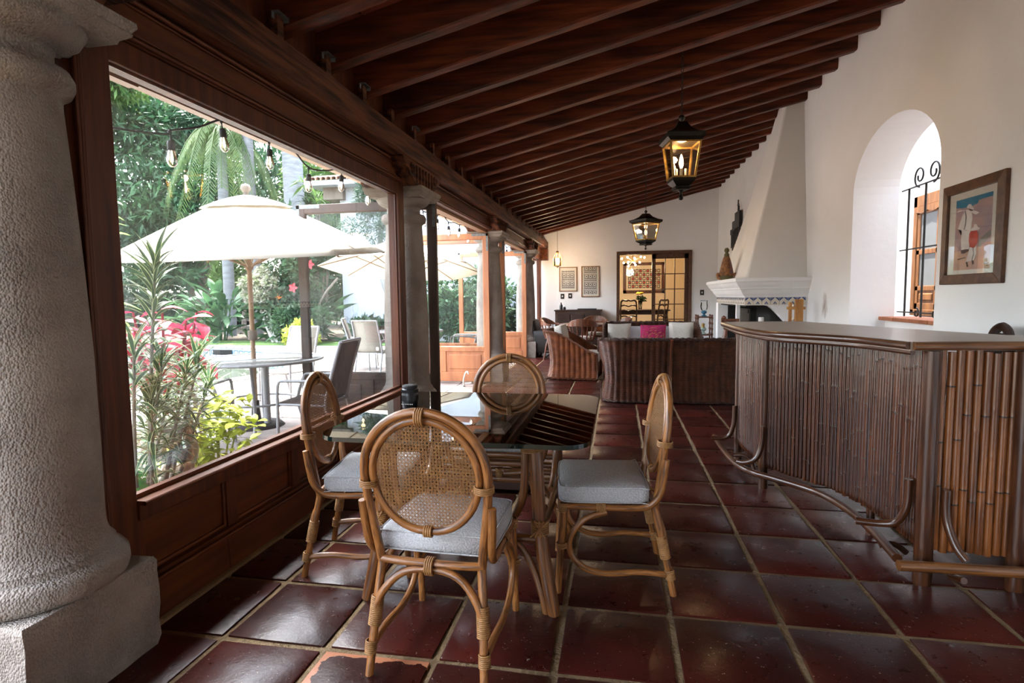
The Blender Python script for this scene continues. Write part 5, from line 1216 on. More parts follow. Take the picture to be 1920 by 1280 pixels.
f.build('frame', 'mahogany', ar); MB().box((.2,-.012,1.4),(1.39,-.002,2.27)).build('backing', 'warm_plaster', ar)
p = MB()
for i in range(9):
    for k in range(5):
        x, z = .36+.11*i, 1.56+.12*k; p.box((x-.045,-.015,z-.05),(x+.045,-.012,z+.05), 0); p.add([(x+.03*math.cos(q*PI/6),-.0165,z+.03*math.sin(q*PI/6)) for q in range(12)], [tuple(range(11,-1,-1))], (i+k) % 2+1)
p.build('woven_pattern', ['ink','warm_plaster','print_red'], ar); MB().box((.25,-.024,1.43),(1.34,-.022,2.22)).build('glazing', 'picture_glass', ar)
vs_ = thing('flower_vase', 'glass vase with yellow flowers on the dining table', 'vase', (.60,15.85,FL+.77))
MB().lathe([(.04,0),(.045,.01),(.05,.12),(.06,.24),(.055,.24),(.045,.12),(.035,.015),(0,.015)], 18).build('glass_body', 'clear_glass', vs_)
g = MB(); fl_ = MB()
for k in range(26):
    a = random.uniform(0,2*PI); r_ = random.uniform(.0,.15); z = .37+random.uniform(-.08,.06)
    g.tube([(0,0,.05),(r_*.4*math.cos(a),r_*.4*math.sin(a),.25),(r_*math.cos(a),r_*math.sin(a),z-.02)], .004, 4, sub=2)
    g.add([(r_*math.cos(a)+dx,r_*math.sin(a)+dy,z-.06+dz) for dx,dy,dz in ((0,0,0),(.05,.02,.03),(.09,.0,-.02),(.05,-.02,-.02))], [(0,1,2,3)], 0)
    if k < 14: fl_.lathe([(0,-.01),(.03,0),(.036,.015),(.02,.03),(0,.034)], 8, (.11*math.cos(a)*r_/.15,.11*math.sin(a)*r_/.15,.43+random.uniform(-.02,.02)))
g.build('stems', 'leaf_shrub', vs_); fl_.build('blossom', 'yellow_flower', vs_)
# ============================================================ GARDEN
G0 = -.05
def leaf_mesh(name, m, L, W, n=6, droop=.3, fold=.25, peak=.35, tip=1.0, curl=0.0):
    """one leaf along +X, midrib folded, drooping towards the tip; UV v runs across it"""
    vs = []; fs = []; uvs = []
    for i in range(n+1):
        t = i/n; w_ = W/2*max(.02, (min(t/peak,1)**.6)*((1-max(0,(t-peak)/(1-peak))**1.6)**tip if t > peak else 1))
        a = droop*t; x = L*(math.sin(a)/droop if droop else t); z = -L*((1-math.cos(a))/droop if droop else 0)
        for s in (-1, 0, 1): vs.append((x, s*w_, z+abs(s)*w_*fold))
    for i in range(n):
        for s in (0, 1):
            a = i*3+s; fs.append((a, a+3, a+4, a+1)); v0, v1 = (0, .5) if s == 0 else (.5, 1)
            uvs.append(((i/n,v0),((i+1)/n,v0),((i+1)/n,v1),(i/n,v1)))
    mb = MB(); mb.add(vs, fs, 0, True, uvs); return mb.mesh(name, m)
def aim(d, roll=0.0):
    d = V(d).normalized(); up = V((0,0,1)); y = up.cross(d)
    y = y.normalized() if y.length > 1e-4 else V((0,1,0)); z = d.cross(y)
    return (Matrix((d, y, z)).transposed() @ Matrix.Rotation(roll, 3, 'X')).to_euler()
def put_leaf(me, par, p, d, s=1.0, roll=0.0):
    o = bpy.data.objects.new('leaf', me); COL.objects.link(o); o.parent = par; o.location = p; o.rotation_euler = aim(d, roll); o.scale = (s,s,s)
def cloud(name, m, par, blobs, n, L, W, droop=.3, seed=0, shell=.75, stuff=True):
    """foliage: n single leaves spread over ellipsoids (cx,cy,cz,rx,ry,rz)"""
    g = np.random.default_rng(seed); vol = np.array([(b[3]*b[4]*b[5])**.67 for b in blobs]); pick = g.choice(len(blobs), n, p=vol/vol.sum()); B = np.array(blobs)[pick]
    d = g.normal(size=(n,3)); d /= np.linalg.norm(d, axis=1)[:,None]; r = (shell + (1-shell)*g.random(n))*np.where(g.random(n) < .25, g.random(n), 1); P = B[:,:3] + d*B[:,3:]*r[:,None]
    a = d*.8 + g.normal(size=(n,3))*.7; a[:,2] -= droop; a /= np.linalg.norm(a, axis=1)[:,None]
    q = np.cross(a, g.normal(size=(n,3))); q /= np.linalg.norm(q, axis=1)[:,None]
    l = L*(.6+.8*g.random(n))[:,None]; w_ = W*(.7+.6*g.random(n))[:,None]
    nrm = np.cross(a, q)
    v = np.stack([P, P+a*l*.45+q*w_/2-nrm*w_*.12, P+a*l-nrm*l*.1, P+a*l*.45-q*w_/2-nrm*w_*.12], 1).reshape(-1,3)
    me = bpy.data.meshes.new(name); me.vertices.add(4*n); me.vertices.foreach_set('co', v.ravel()); me.loops.add(4*n); me.loops.foreach_set('vertex_index', np.arange(4*n)); me.polygons.add(n)
    me.polygons.foreach_set('loop_start', np.arange(0,4*n,4)); me.polygons.foreach_set('loop_total', np.full(n,4)); me.materials.append(MATS[m]); me.update(); me.validate()
    o = bpy.data.objects.new(name, me); COL.objects.link(o); o.parent = par
    if stuff: o['kind'] = 'stuff'
    return o
def blobs(c, R, k, seed, r0=.35, r1=.55):
    r = random.Random(seed); out = []
    for _ in range(k):
        while True:
            p = [r.uniform(-1,1) for _ in range(3)]
            if sum(q*q for q in p) < 1: break
        s = r.uniform(r0, r1); out.append((c[0]+p[0]*R[0]*.75, c[1]+p[1]*R[1]*.75, c[2]+p[2]*R[2]*.75, R[0]*s, R[1]*s, R[2]*s*.8))
    return out
# ---- pool with coping stones
pc_ = (-11.5, 10.8); po = [(-6.3,9.0),(-6.4,10.8),(-7.0,12.2),(-8.4,13.3),(-10.9,14.35),(-13.5,14.55),(-16,14.0),(-17.3,12),(-17,9),(-15,7.2),(-12,6.6),(-9,6.9),(-7,7.6)]
pool = [(p.x,p.y) for p in smoothpts([(x,y,0) for x,y in po], 8, True)]; NP = len(pool)
def off(k, d):
    x, y = pool[k % NP]; x0, y0 = pool[(k-1) % NP]; x1, y1 = pool[(k+1) % NP]; l = math.hypot(x1-x0, y1-y0); return (x+(y1-y0)/l*d, y-(x1-x0)/l*d)
dk = MB(); vs = []
for k in range(NP):
    x, y = off(k, .30); dx, dy = x-pc_[0], y-pc_[1]; t = min((7.5 if dx < 0 else 6.25)/max(abs(dx),1e-6), (4.2 if dy > 0 else 6.8)/max(abs(dy),1e-6)); vs += [(x,y,-.05),(pc_[0]+dx*t,pc_[1]+dy*t,-.05),(x,y,-.5)]
dk.add(vs, [(k*3,k*3+1,((k+1)%NP)*3+1,((k+1)%NP)*3) for k in range(NP)]); o = dk.build('pool_deck', 'coping'); o['kind'] = 'structure'
pl_ = thing('swimming_pool', 'turquoise swimming pool with pale coping and a Greek key tile band', 'pool', (0,0,0))
b = MB(); inn = [off(k,0) for k in range(NP)]
b.add([(x,y,-.09) for x,y in inn]+[(x,y,-1.5) for x,y in inn], [(k,(k+1)%NP,NP+(k+1)%NP,NP+k) for k in range(NP)]); b.add([(x,y,-1.5) for x,y in inn], [tuple(range(NP))]); b.build('basin', 'water_bottom', pl_)
wv = MB(); wv.add([(x,y,-.34) for x,y in inn], [tuple(range(NP))]); wv.build('water_surface', 'water', pl_)
bd = MB(); ky = MB()
for k in range(NP):
    (x0,y0), (x1,y1) = off(k,-.004), off(k+1,-.004); bd.add([(x0,y0,-.36),(x1,y1,-.36),(x1,y1,-.10),(x0,y0,-.10)], [(0,1,2,3)])
s_acc = 0.0
KEY = [(0,0),(0,5),(5,5),(5,2),(2.6,2),(2.6,3.4)]
def along(s):
    s %= PL[-1]; k = min(int(np.searchsorted(PL, s, side='right'))-1, NP-1); t = (s-PL[k])/(PL[k+1]-PL[k]); a, b = inn[k], inn[(k+1) % NP]
    l = math.hypot(b[0]-a[0], b[1]-a[1]); nx, ny = (b[1]-a[1])/l, -(b[0]-a[0])/l; return (a[0]+(b[0]-a[0])*t-nx*.010, a[1]+(b[1]-a[1])*t-ny*.010)
PL = [0]
for k in range(NP): PL.append(PL[-1]+math.hypot(inn[(k+1)%NP][0]-inn[k][0], inn[(k+1)%NP][1]-inn[k][1]))
u = .034
for q in range(int(PL[-1]/(.034*6.6))):
    s0 = q*.034*6.6
    for (a0,b0),(a1,b1) in list(zip(KEY, KEY[1:])) + [((0,0),(-1.6,0)), ((-1.6,0),(-1.6,5))][:1]:
        P0, P1 = along(s0+a0*u), along(s0+a1*u); ky.bar((P0[0],P0[1],-.32+b0*.036), (P1[0],P1[1],-.32+b1*.036), .012, .026)
bd.build('waterline_band', 'tile_white', pl_); ky.build('greek_key', 'tile_blue', pl_)
for k in range(0, NP, 2):
    a, b_, c, d = off(k,-.03), off(k+2,-.03), off(k+2,.30), off(k,.30); sh = lambda p, q, t: (p[0]+(q[0]-p[0])*t, p[1]+(q[1]-p[1])*t)
    a, b_ = sh(a,b_,.02), sh(b_,a,.02); d, c = sh(d,c,.02), sh(c,d,.02); MB().prism([a,d,c,b_], -.09, -.03).build('coping_stone', 'coping', pl_)
sk = MB().box((-.30,-.05,-.16),(.30,.02,-.02)).build('skimmer', 'soot', pl_); sk.location = (-11.0, 14.31, -.1)
lw = MB().box((-19, 15.0, -.06), (-5.0, 16.4, -.028)); lw.build('lawn', 'grass')['kind'] = 'structure'
# ---- house wall in the garden, with a clay tile eave
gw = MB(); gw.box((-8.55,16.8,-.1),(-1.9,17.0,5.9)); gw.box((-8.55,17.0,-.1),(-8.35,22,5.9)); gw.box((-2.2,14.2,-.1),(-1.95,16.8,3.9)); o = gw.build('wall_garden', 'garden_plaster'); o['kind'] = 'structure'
ev = thing('tiled_eave', 'short clay tiled eave projecting from the white garden house wall', 'roof', (0,0,0))
MB().box((-9.35,16.2,4.72),(-7.2,17.2,4.86)).build('eave_board', 'garden_plaster', ev); MB().box((-9.0,16.6,4.35),(-8.35,17.2,4.72)).build('bracket', 'bark', ev)
rt_ = MB()
rt_.loft([[(.11*math.cos(a)*k_, y, .11*math.sin(a)*k_+z) for a in np.linspace(0,PI,9)]+[(.085*math.cos(a)*k_, y, .085*math.sin(a)*k_+z) for a in np.linspace(PI,0,9)] for y, z, k_ in ((0,0,1.0),(.55,.14,.85))], smooth=False); rtm = rt_.mesh('roof_tile', 'roof_clay')
for k in range(12):
    for j in range(2): inst('roof_tile', rtm, ev, (-9.25+.17*k, 16.15+.48*j, 4.86+.125*j))
# ---- garden boundary wall far behind
o = MB().box((-34,32,-.1),(-6,32.4,1.8)).box((-34,-8,-.1),(-33.6,32,1.8)).build('wall_boundary', 'bark'); o['kind'] = 'structure'
# ---- trees and shrubs
def tree(name, label, trunks, bl, n, L, W, leafm, barkm='bark', group=None, droop=.3, seed=1, shell=.7):
    t = thing(name, label, 'tree', (*trunks[0][0][0][:2], 0) if False else (0,0,0), 0, group)
    for pts, r in trunks: MB().tube(pts, r, 9, sub=4).build('trunk', barkm, t)
    cloud('foliage', leafm, t, bl, n, L, W, droop, seed, shell); return t
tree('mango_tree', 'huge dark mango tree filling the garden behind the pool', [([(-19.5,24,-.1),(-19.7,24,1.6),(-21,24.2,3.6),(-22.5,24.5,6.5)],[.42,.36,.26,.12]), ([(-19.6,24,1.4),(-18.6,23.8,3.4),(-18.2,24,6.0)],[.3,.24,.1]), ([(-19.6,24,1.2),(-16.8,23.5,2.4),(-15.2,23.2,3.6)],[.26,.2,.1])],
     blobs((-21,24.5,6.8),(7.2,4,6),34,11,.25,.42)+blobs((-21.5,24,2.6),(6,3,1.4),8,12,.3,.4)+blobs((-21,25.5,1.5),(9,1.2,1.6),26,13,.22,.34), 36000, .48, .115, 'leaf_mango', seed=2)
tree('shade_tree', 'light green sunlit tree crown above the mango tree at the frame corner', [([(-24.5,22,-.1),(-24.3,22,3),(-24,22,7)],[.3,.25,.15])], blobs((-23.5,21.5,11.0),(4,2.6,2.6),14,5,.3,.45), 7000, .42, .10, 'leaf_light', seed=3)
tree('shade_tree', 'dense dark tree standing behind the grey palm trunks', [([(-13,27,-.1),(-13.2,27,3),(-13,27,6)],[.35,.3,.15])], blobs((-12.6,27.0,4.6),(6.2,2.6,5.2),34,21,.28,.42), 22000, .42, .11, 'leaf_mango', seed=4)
tree('shade_tree', 'low bright shrub-like tree glowing between palms and bananas', [([(-15.5,21.5,-.1),(-15.4,21.5,1.5)],[.12,.06])], blobs((-15.6,21.5,2.4),(1.6,1.0,1.6),8,31,.35,.5)+blobs((-11.3,20.6,5.4),(1.8,1.2,2.4),9,32,.35,.5), 5200, .34, .085, 'leaf_light', seed=5)
tl_ = bpy.data.objects.new('garden_treeline', None); COL.objects.link(tl_); tl_['kind'] = 'stuff'; tl_['label'] = 'line of leafy trees closing the garden beyond the pool'
bq_ = []; tk_ = MB()
for k_, (x_, y_, h_) in enumerate(((-23.5,15.0,6.5),(-25,7.5,7.5),(-22,0.5,6.0),(-16,-7,6.5))): bq_ += blobs((x_,y_,h_*.62),(3.6,3.6,h_*.5),18,80+k_,.3,.45); tk_.tube([(x_,y_,-.1),(x_+.2,y_,2.4),(x_,y_+.2,4.5)], [.28,.22,.12], 8, sub=3)
tk_.build('trunks', 'bark', tl_, stuff=True); cloud('foliage', 'leaf_mango', tl_, bq_, 34000, .42, .11, .3, 80)
def palm(label, x, y, h, r, droopy, seed, fronds=13, Lf=3.2):
    t = thing('palm_tree', label, 'tree', (x,y,0), 0, 'grey palm trunks in the garden'); rr = random.Random(seed)
    MB().tube([(0,0,-.1),(.02,0,h*.3),(-.03,0,h*.65),(0,0,h)], [r*1.15,r*1.02,r*.95,r*.8], 14, sub=4).build('trunk', 'palm_bark', t)
    if not fronds: return t
    for k in range(fronds):
        a = 2*PI*k/fronds+rr.uniform(-.2,.2); el = rr.uniform(.1,1.0); mb = MB(); P = []
        for i in range(9):
            q = i/8; rad = Lf*q*math.cos(el)*.85; zz = h+Lf*q*math.sin(el)-droopy*Lf*q*q; P.append(V((rad*math.cos(a), rad*math.sin(a), zz)))
        mb.tube(P, [.035]*4+[.02]*5, 5)
        for i in range(1, 9):
            for m_ in range(6):
                c = P[i-1].lerp(P[i], m_/6); tdir = (P[i]-P[i-1]).normalized(); sd = tdir.cross(V((0,0,1))).normalized()
                for s in (-1, 1):
                    l = rr.uniform(.55,.85)*(1-.5*abs(i/8-.5)); e = c+sd*s*l*.35+V((0,0,-l))+tdir*l*.2; mdl = c.lerp(e,.5)+sd*s*.10+V((0,0,.08)); w_ = tdir*.022
                    mb.add([c-w_,c+w_,mdl+w_,mdl-w_,e], [(0,1,2,3),(3,2,4)], 0)
        mb.build('frond', 'leaf_palm', t)
    return t
palm('grey palm trunk with long hanging fronds, first behind the large parasol', -14.25, 19, 7.4, .19, 1.5, 1, 14, 2.7)
palm('tall bare grey palm trunk rising right behind the large parasol finial', -13.3, 19.2, 9.5, .21, .7, 2, 12)
palm('thick grey palm trunk seen just beyond the dark door leaf edge', -11.3, 18.8, 10, .36, .7, 3, 0)
palm('slim brownish palm trunk between two thicker trunks near the white-legged shrub', -12.1, 19.8, 8.5, .15, .7, 4, 10, 2.4)
# dracaena thicket by the house wall
th = thing('dracaena_thicket', 'thicket of tall bare canes with strap-leaf heads before the house wall', 'plant', (-10.2,17.6,0)); rr = random.Random(4)
for k in range(15):
    x, y, h = rr.uniform(-1.3,1.2), rr.uniform(-.6,.6), rr.uniform(2.6,5.6); MB().tube([(x*.6,y,0),(x*.8,y,h*.5),(x,y,h)], .035, 6, sub=3).build('cane', 'bark', th)
    mb = MB()
    for q in range(46):
        a, e = rr.uniform(0,2*PI), rr.uniform(-.5,1.2); l = rr.uniform(.45,.75); d = V((math.cos(a)*math.cos(e),math.sin(a)*math.cos(e),math.sin(e))); c = V((x,y,h-rr.uniform(0,.35))); s = d.cross(V((0,0,1))).normalized()*.035; m_ = c+d*l*.55; e_ = c+d*l+V((0,0,-l*.3)); mb.add([c-s*.5,c+s*.5,m_+s,m_-s,e_], [(0,1,2,3),(3,2,4)], 0)
    mb.build('leaf_head', 'leaf_light' if k % 3 == 0 else 'leaf_shrub', th)
# shrubs at the wall
def shrub(name, label, bl, n, L, W, m, seed, stems=None, group=None):
    t = thing(name, label, 'shrub', (0,0,0), 0, group)
    for s in (stems or []): MB().tube(s, .035, 7, sub=3).build('stem', 'bark', t)
    cloud('foliage', m, t, bl, n, L, W, .2, seed); return t
hb = shrub('hibiscus_bush', 'tall dark green hibiscus bush with a red bloom against the white house wall', blobs((-9.75,16.0,2.0),(1.15,.6,2.2),18,41,.3,.5), 6400, .19, .085, 'leaf_shrub', 6, [[(-9.6,15.9,0),(-9.7,15.9,1.5),(-9.5,15.9,3)],[(-9.2,16,0),(-8.9,16,1.2),(-8.3,16,1.9)]])
for x, y, z in ((-9.35,15.3,1.62),(-8.9,15.5,2.3)):
    f = MB()
    for k in range(5): a = k*1.256; f.add([(x,y,z),(x+.10*math.cos(a-.5),y-.03,z+.10*math.sin(a-.5)),(x+.15*math.cos(a),y-.02,z+.15*math.sin(a)),(x+.10*math.cos(a+.5),y-.03,z+.10*math.sin(a+.5))], [(0,1,2,3)])
    f.build('red_bloom', 'cherry_flower', hb)
shrub('round_shrub', 'rounded lime-green shrub on the lawn edge beside the dark door leaf', blobs((-9.0,14.95,.40),(.6,.4,.45),9,51,.35,.5), 2600, .12, .06, 'leaf_lime', 7)
shrub('leafy_shrub', 'broad-leaved low shrub at the foot of the white house wall', blobs((-7.0,16.1,.30),(1.2,.4,.40),12,52,.3,.45), 1600, .26, .10, 'leaf_shrub', 8)
shrub('leafy_shrub', 'green shrub massed behind the tan patio chair', blobs((-9.2,15.3,.55),(.9,.4,.65),12,53,.3,.45), 2600, .17, .075, 'leaf_shrub', 9)
shrub('leafy_shrub', 'tall dark shrubs against the white wall, seen through the orange door leaf', blobs((-4.1,14.9,1.15),(1.5,.5,1.25),20,55,.3,.45), 5200, .2, .08, 'leaf_shrub', 13)
shrub('leafy_shrub', 'dark shrubs seen through the farthest open door leaf', blobs((-3.4,15.8,.8),(.9,.5,.9),10,56,.3,.45), 2200, .2, .08, 'leaf_shrub', 14)
shrub('leafy_shrub', 'flowering low shrub further along the white wall, seen past the columns', blobs((-4.6,15.9,.6),(1.6,.5,.6),12,54,.3,.45), 2600, .15, .07, 'leaf_light', 10)
cy_ = thing('cypress_tree', 'feathery conifer on a curved grey trunk before the white wall', 'tree', (0,0,0))
MB().tube([(-6.15,15.5,-.05),(-6.25,15.5,.5),(-6.35,15.5,1.1),(-6.6,15.5,1.8),(-6.75,15.6,2.6),(-6.6,15.7,4.6)], [.15,.14,.13,.11,.09,.04], 9, sub=4).build('trunk', 'palm_bark', cy_)
cloud('foliage', 'leaf_cypress', cy_, blobs((-6.7,15.6,4.3),(.85,.6,1.9),18,61,.25,.4)+[(-7.4,15.4,3.35,.5,.25,.22),(-7.0,15.5,3.9,.5,.25,.3)], 7000, .16, .028, .1, 11)
# tree with whitewashed legs
wt = thing('white_trunk_shrub', 'small round-headed tree standing on whitewashed splayed stems', 'tree', (-10.35,15.9,0)); rr = random.Random(8)
for k in range(7):
    a = rr.uniform(-.16,.16); b_ = rr.uniform(-.1,.1); tp_ = (-.42+a*.5, b_*.4, .92+rr.uniform(-.05,.1)); MB().tube([(.02+a*.9,b_,-.03),(-.12+a*1.1,b_,.35),(-.3+a,b_*.6,.7),tp_], [.05,.045,.038,.035], 7, sub=3).build('whitewashed_stem', 'white_bark', wt)
MB().tube([(-.42,0,.9),(-.5,0,1.2),(-.5,0,1.5)], [.09,.08,.05], 8, sub=3).build('trunk', 'bark', wt)
cloud('foliage', 'leaf_blossom', wt, blobs((-.52,0,1.75),(.82,.55,.62),16,71,.3,.45), 4200, .10, .06, .2, 12)
# shell ginger clumps: every leaf its own
LG = [leaf_mesh('leaf', 'leaf_ginger', .95, .23, 6, d, .18, .45) for d in (.5,.9,1.4)]
def ginger(label, c, n, R, seed, h):
    t = thing('ginger_clump', label, 'plant', (*c,G0), 0, 'broad-leaved clumps beyond the pool'); rr = random.Random(seed)
    for k in range(n):
        a = rr.uniform(0,2*PI); q = rr.random()**.7; r_ = R*q; x, y = r_*math.cos(a), r_*.6*math.sin(a); z = rr.uniform(.12,h)*(1-.35*q); out = V((math.cos(a)*(.35+.6*q), math.sin(a)*.6, rr.uniform(-.1,1.1)))
        put_leaf(rr.choice(LG), t, (x,y,z), out, rr.uniform(.7,1.2), rr.uniform(-.6,.6))
    for k in range(12):
        a = rr.uniform(0,2*PI); r_ = R*.6*rr.random(); MB().tube([(r_*.4*math.cos(a),r_*.3*math.sin(a),0),(r_*math.cos(a),r_*.6*math.sin(a),h*.8)], .02, 5).build('stalk', 'leaf_ginger', t)
ginger('big sunlit clump of broad ginger leaves left of the parasol pole', (-12.7,16.5), 150, 1.45, 1, 1.7)
ginger('darker clump of broad leaves right of the whitewashed stems', (-9.75,16.4), 80, .9, 2, 1.6)
bp = thing('bird_of_paradise', 'orange bird-of-paradise flower on a slender stalk', 'flower', (-9.85,15.75,G0)); MB().tube([(0,0,0),(-.15,0,.7),(-.32,0,1.35)], .014, 6, sub=3).build('stalk', 'pole_wood', bp)
f = MB()
for a in (.4,.9,1.5,2.2): f.add([(-.32,0,1.35),(-.32+.08*math.cos(a+.3),.01,1.35+.08*math.sin(a+.3)),(-.32+.2*math.cos(a),0,1.35+.2*math.sin(a)),(-.32+.08*math.cos(a-.3),-.01,1.35+.08*math.sin(a-.3))], [(0,1,2,3)])
f.build('blossom', 'orange_flower', bp)
# ---- plants right outside the window
LD = [leaf_mesh('leaf', 'leaf_dracaena', .215, .0225, 7, d, .35, .4) for d in (.5,1.0,1.5)]
dr_ = thing('variegated_dracaena', 'cream-edged variegated dracaena pressed close to the window glass', 'plant', (-2.28,2.34,G0)); rr = random.Random(12)
LQ = []
tufts = [((.0,.16,1.54),.72,120),((-.06,.50,1.02),.36,64),((-.02,.36,.98),.40,64),((.02,.14,1.02),.44,60),((.06,.02,.86),.40,56),((-.04,.22,.80),.40,52),((-.10,.62,.86),.30,44),((.06,-.06,1.14),.36,40),((-.10,.36,.72),.34,40)]
for tp_, span, n in tufts:
    b0 = V((rr.uniform(-.05,.05), rr.uniform(-.06,.06), .0)); tp_ = V(tp_); md = b0.lerp(tp_,.5)+V((.02,-.04,0)); MB().tube([b0,md,tp_], [.012,.010,.006], 7, sub=5).build('stem', 'bark', dr_)
    sp, _ = spline([b0,md,tp_], [0]*3, 24)
    for k in range(n):
        f_ = k/n; c = sp[int((1-f_*min(.9, span/tp_.z))*(len(sp)-1))]; a = k*2.4+rr.uniform(-.3,.3); el = 1.25-1.05*f_+rr.uniform(-.2,.2)
        LQ.append((rr.choice(LD), c.copy(), (math.cos(a)*math.cos(el), math.sin(a)*math.cos(el), math.sin(el)), rr.uniform(.7,1.12), rr.uniform(-.3,.3)))
order = sorted(range(len(LQ)), key=lambda i: -LQ[i][1].x+rr.uniform(-.03,.03))
for i in order[:295]: put_leaf(LQ[i][0], dr_, *LQ[i][1:])
def merged_leaves(par, items, m):
    mb = MB()
    for me, c, d, s_, roll in items:
        M_ = Matrix.Translation(c) @ aim(d, roll).to_matrix().to_4x4() @ Matrix.Scale(s_, 4); lay_ = me.uv_layers[0].data; k = 0
        vs = [M_ @ v.co for v in me.vertices]; uvs = []; fs = []
        for p in me.polygons: fs.append(tuple(p.vertices)); uvs.append([tuple(lay_[q].uv) for q in p.loop_indices])
        mb.add(vs, fs, 0, True, uvs)
    mb.build('further_leaves', m, par, stuff=True)
merged_leaves(dr_, [LQ[i] for i in order[295:]], 'leaf_dracaena')
LC = [leaf_mesh('leaf', 'leaf_coleus', .19, .11, 6, d, .22, .35) for d in (.5,.9)]
cu_ = thing('coleus_plant', 'crimson-leaved plant glowing behind the variegated dracaena', 'plant', (-3.05,3.36,G0)); rr = random.Random(5)
for k in range(8):
    a = k*.8; tp_ = V((.20*math.cos(a), .24*math.sin(a), 1.20+rr.uniform(-.14,.10))); MB().tube([(0,0,0),(tp_.x*.4,tp_.y*.4,.6),tp_], [.014,.011,.007], 6, sub=4).build('stem', 'leaf_coleus', cu_)
    for q in range(11):
        b_ = q*2.4+k; el = rr.uniform(-.35,.6); put_leaf(rr.choice(LC), cu_, tp_+V((0,0,-.035*q)), (math.cos(b_)*math.cos(el), math.sin(b_)*math.cos(el), math.sin(el)), rr.uniform(.6,1.1), rr.uniform(-.4,.4))
LX = []
LL = [leaf_mesh('leaf', 'leaf_lime', .10, .052, 4, d, .2, .4) for d in (.4,.9)]
yb_ = thing('lime_bush', 'bright lime-yellow bush in sun below the patio table', 'shrub', (-2.95,3.72,G0)); rr = random.Random(6)
for k in range(15):
    a, q = rr.uniform(0,2*PI), rr.random()**.6; tp_ = V((.42*q*math.cos(a), .62*q*math.sin(a), .60-.34*q*q+rr.uniform(-.05,.06))); MB().tube([(0,0,0),(tp_.x*.6,tp_.y*.6,.22),tp_], [.009,.007,.004], 5, sub=3).build('stem', 'leaf_lime', yb_)
    for s_ in range(30):
        b_ = s_*1.7+k; el = rr.uniform(-.5,.7); LX.append((rr.choice(LL), tp_+V((rr.uniform(-.14,.14),rr.uniform(-.14,.14),rr.uniform(-.25,.04))), (math.cos(b_)*math.cos(el), math.sin(b_)*math.cos(el), math.sin(el)), rr.uniform(.7,1.2), rr.uniform(-.5,.5)))
    for s_ in range(19):
        b_ = s_*2.4+k; el = rr.uniform(-.5,.7); put_leaf(rr.choice(LL), yb_, tp_+V((rr.uniform(-.05,.05),rr.uniform(-.05,.05),-.018*s_)), (math.cos(b_)*math.cos(el), math.sin(b_)*math.cos(el), math.sin(el)), rr.uniform(.7,1.2), rr.uniform(-.5,.5))
merged_leaves(yb_, LX, 'leaf_lime')
ps_ = thing('perforated_stump', 'pale lattice-like stump full of holes under the dracaena', 'garden ornament', (-2.46,2.68,G0)); mb = MB()
for k in range(9):
    for s_ in (-1, 1): mb.tube([(.13*math.cos(a), .13*math.sin(a), .02+.66*q) for q in np.linspace(0,1,17) for a in [2*PI*k/9+s_*q*2.2+.12*math.sin(q*19+k)]], [.017+.006*math.sin(i*1.7+k) for i in range(17)], 6)
for z in (.02,.20,.36,.52,.66): ring(mb, (0,0,z), (0,0,1), .13, .018, 20, 6)
mb.build('stump_lattice', 'pale_stone', ps_)
gb_ = thing('bird_ornament', 'pale green glazed bird ornament on a thin stick by the lime bush', 'garden ornament', (-2.38,2.77,G0))
MB().lathe([(.0,.40),(.022,.41),(.045,.45),(.052,.50),(.046,.55),(.03,.585),(.022,.62),(.020,.70),(.024,.735),(.016,.76),(0,.768)], 14).build('bird_body', 'celadon', gb_)
MB().tube([(0,0,.72),(-.03,-.05,.725),(-.04,-.09,.715)], [.012,.008,.003], 7).build('beak', 'celadon', gb_); MB().tube([(.02,.01,0),(.01,0,.25),(0,0,.42)], .008, 6, sub=3).build('stick', 'pole_wood', gb_)
LE = leaf_mesh('leaf', 'leaf_elephant', .34, .26, 7, .8, .15, .4); ee = thing('elephant_ear', 'single big round green leaf low at the window corner', 'plant', (-2.22,2.16,G0)); MB().tube([(0,0,0),(.0,.02,.3),(-.02,.0,.47)], .012, 6, sub=3).build('stem', 'leaf_elephant', ee); put_leaf(LE, ee, (-.02,0,.47), (.15,.9,.05), 1.0, .5); put_leaf(LE, ee, (-.02,0,.42), (-.6,-.5,.1), .8, .3)
LB = leaf_mesh('leaf', 'leaf_bright', .17, .085, 5, .6, .2, .4); bl_ = thing('backlit_sapling', 'sapling with glowing backlit leaves high at the window edge', 'plant', (-2.65,2.50,G0)); MB().tube([(0,0,0),(.03,.02,.9),(0,.06,1.84)], [.016,.012,.006], 7, sub=4).build('stem', 'bark', bl_)
for k in range(22):
    a = k*2.4; zz = 1.86-.06*(k//3) if k < 12 else 1.5-.04*(k-12); el = random.uniform(0,.6); put_leaf(LB, bl_, (0,.05,zz), (math.cos(a)*math.cos(el), math.sin(a)*math.cos(el), math.sin(el)), random.uniform(.7,1.1))
for k, (x, y, s_, lb) in enumerate(((-2.62,3.02,.13,'largest rounded grey rock at the foot of the lime bush'),(-2.60,3.30,.10,'middle-sized grey rock edging the bed under the lime bush'),(-2.66,3.52,.08,'smallest grey rock edging the bed under the lime bush'))):
    mb = MB(); mb.lathe([(0,-.5),(.6,-.42),(1,-.05),(.85,.35),(.4,.55),(0,.6)], 9, smooth=True); mb.v = [(p[0]*s_*random.uniform(.85,1.15), p[1]*s_*random.uniform(.85,1.15), p[2]*s_*.8) for p in mb.v]
    o = mb.build('edging_rock', 'pale_stone', loc=(x,y,.0)); tag(o, lb, 'rock', 'rocks edging the planting bed')
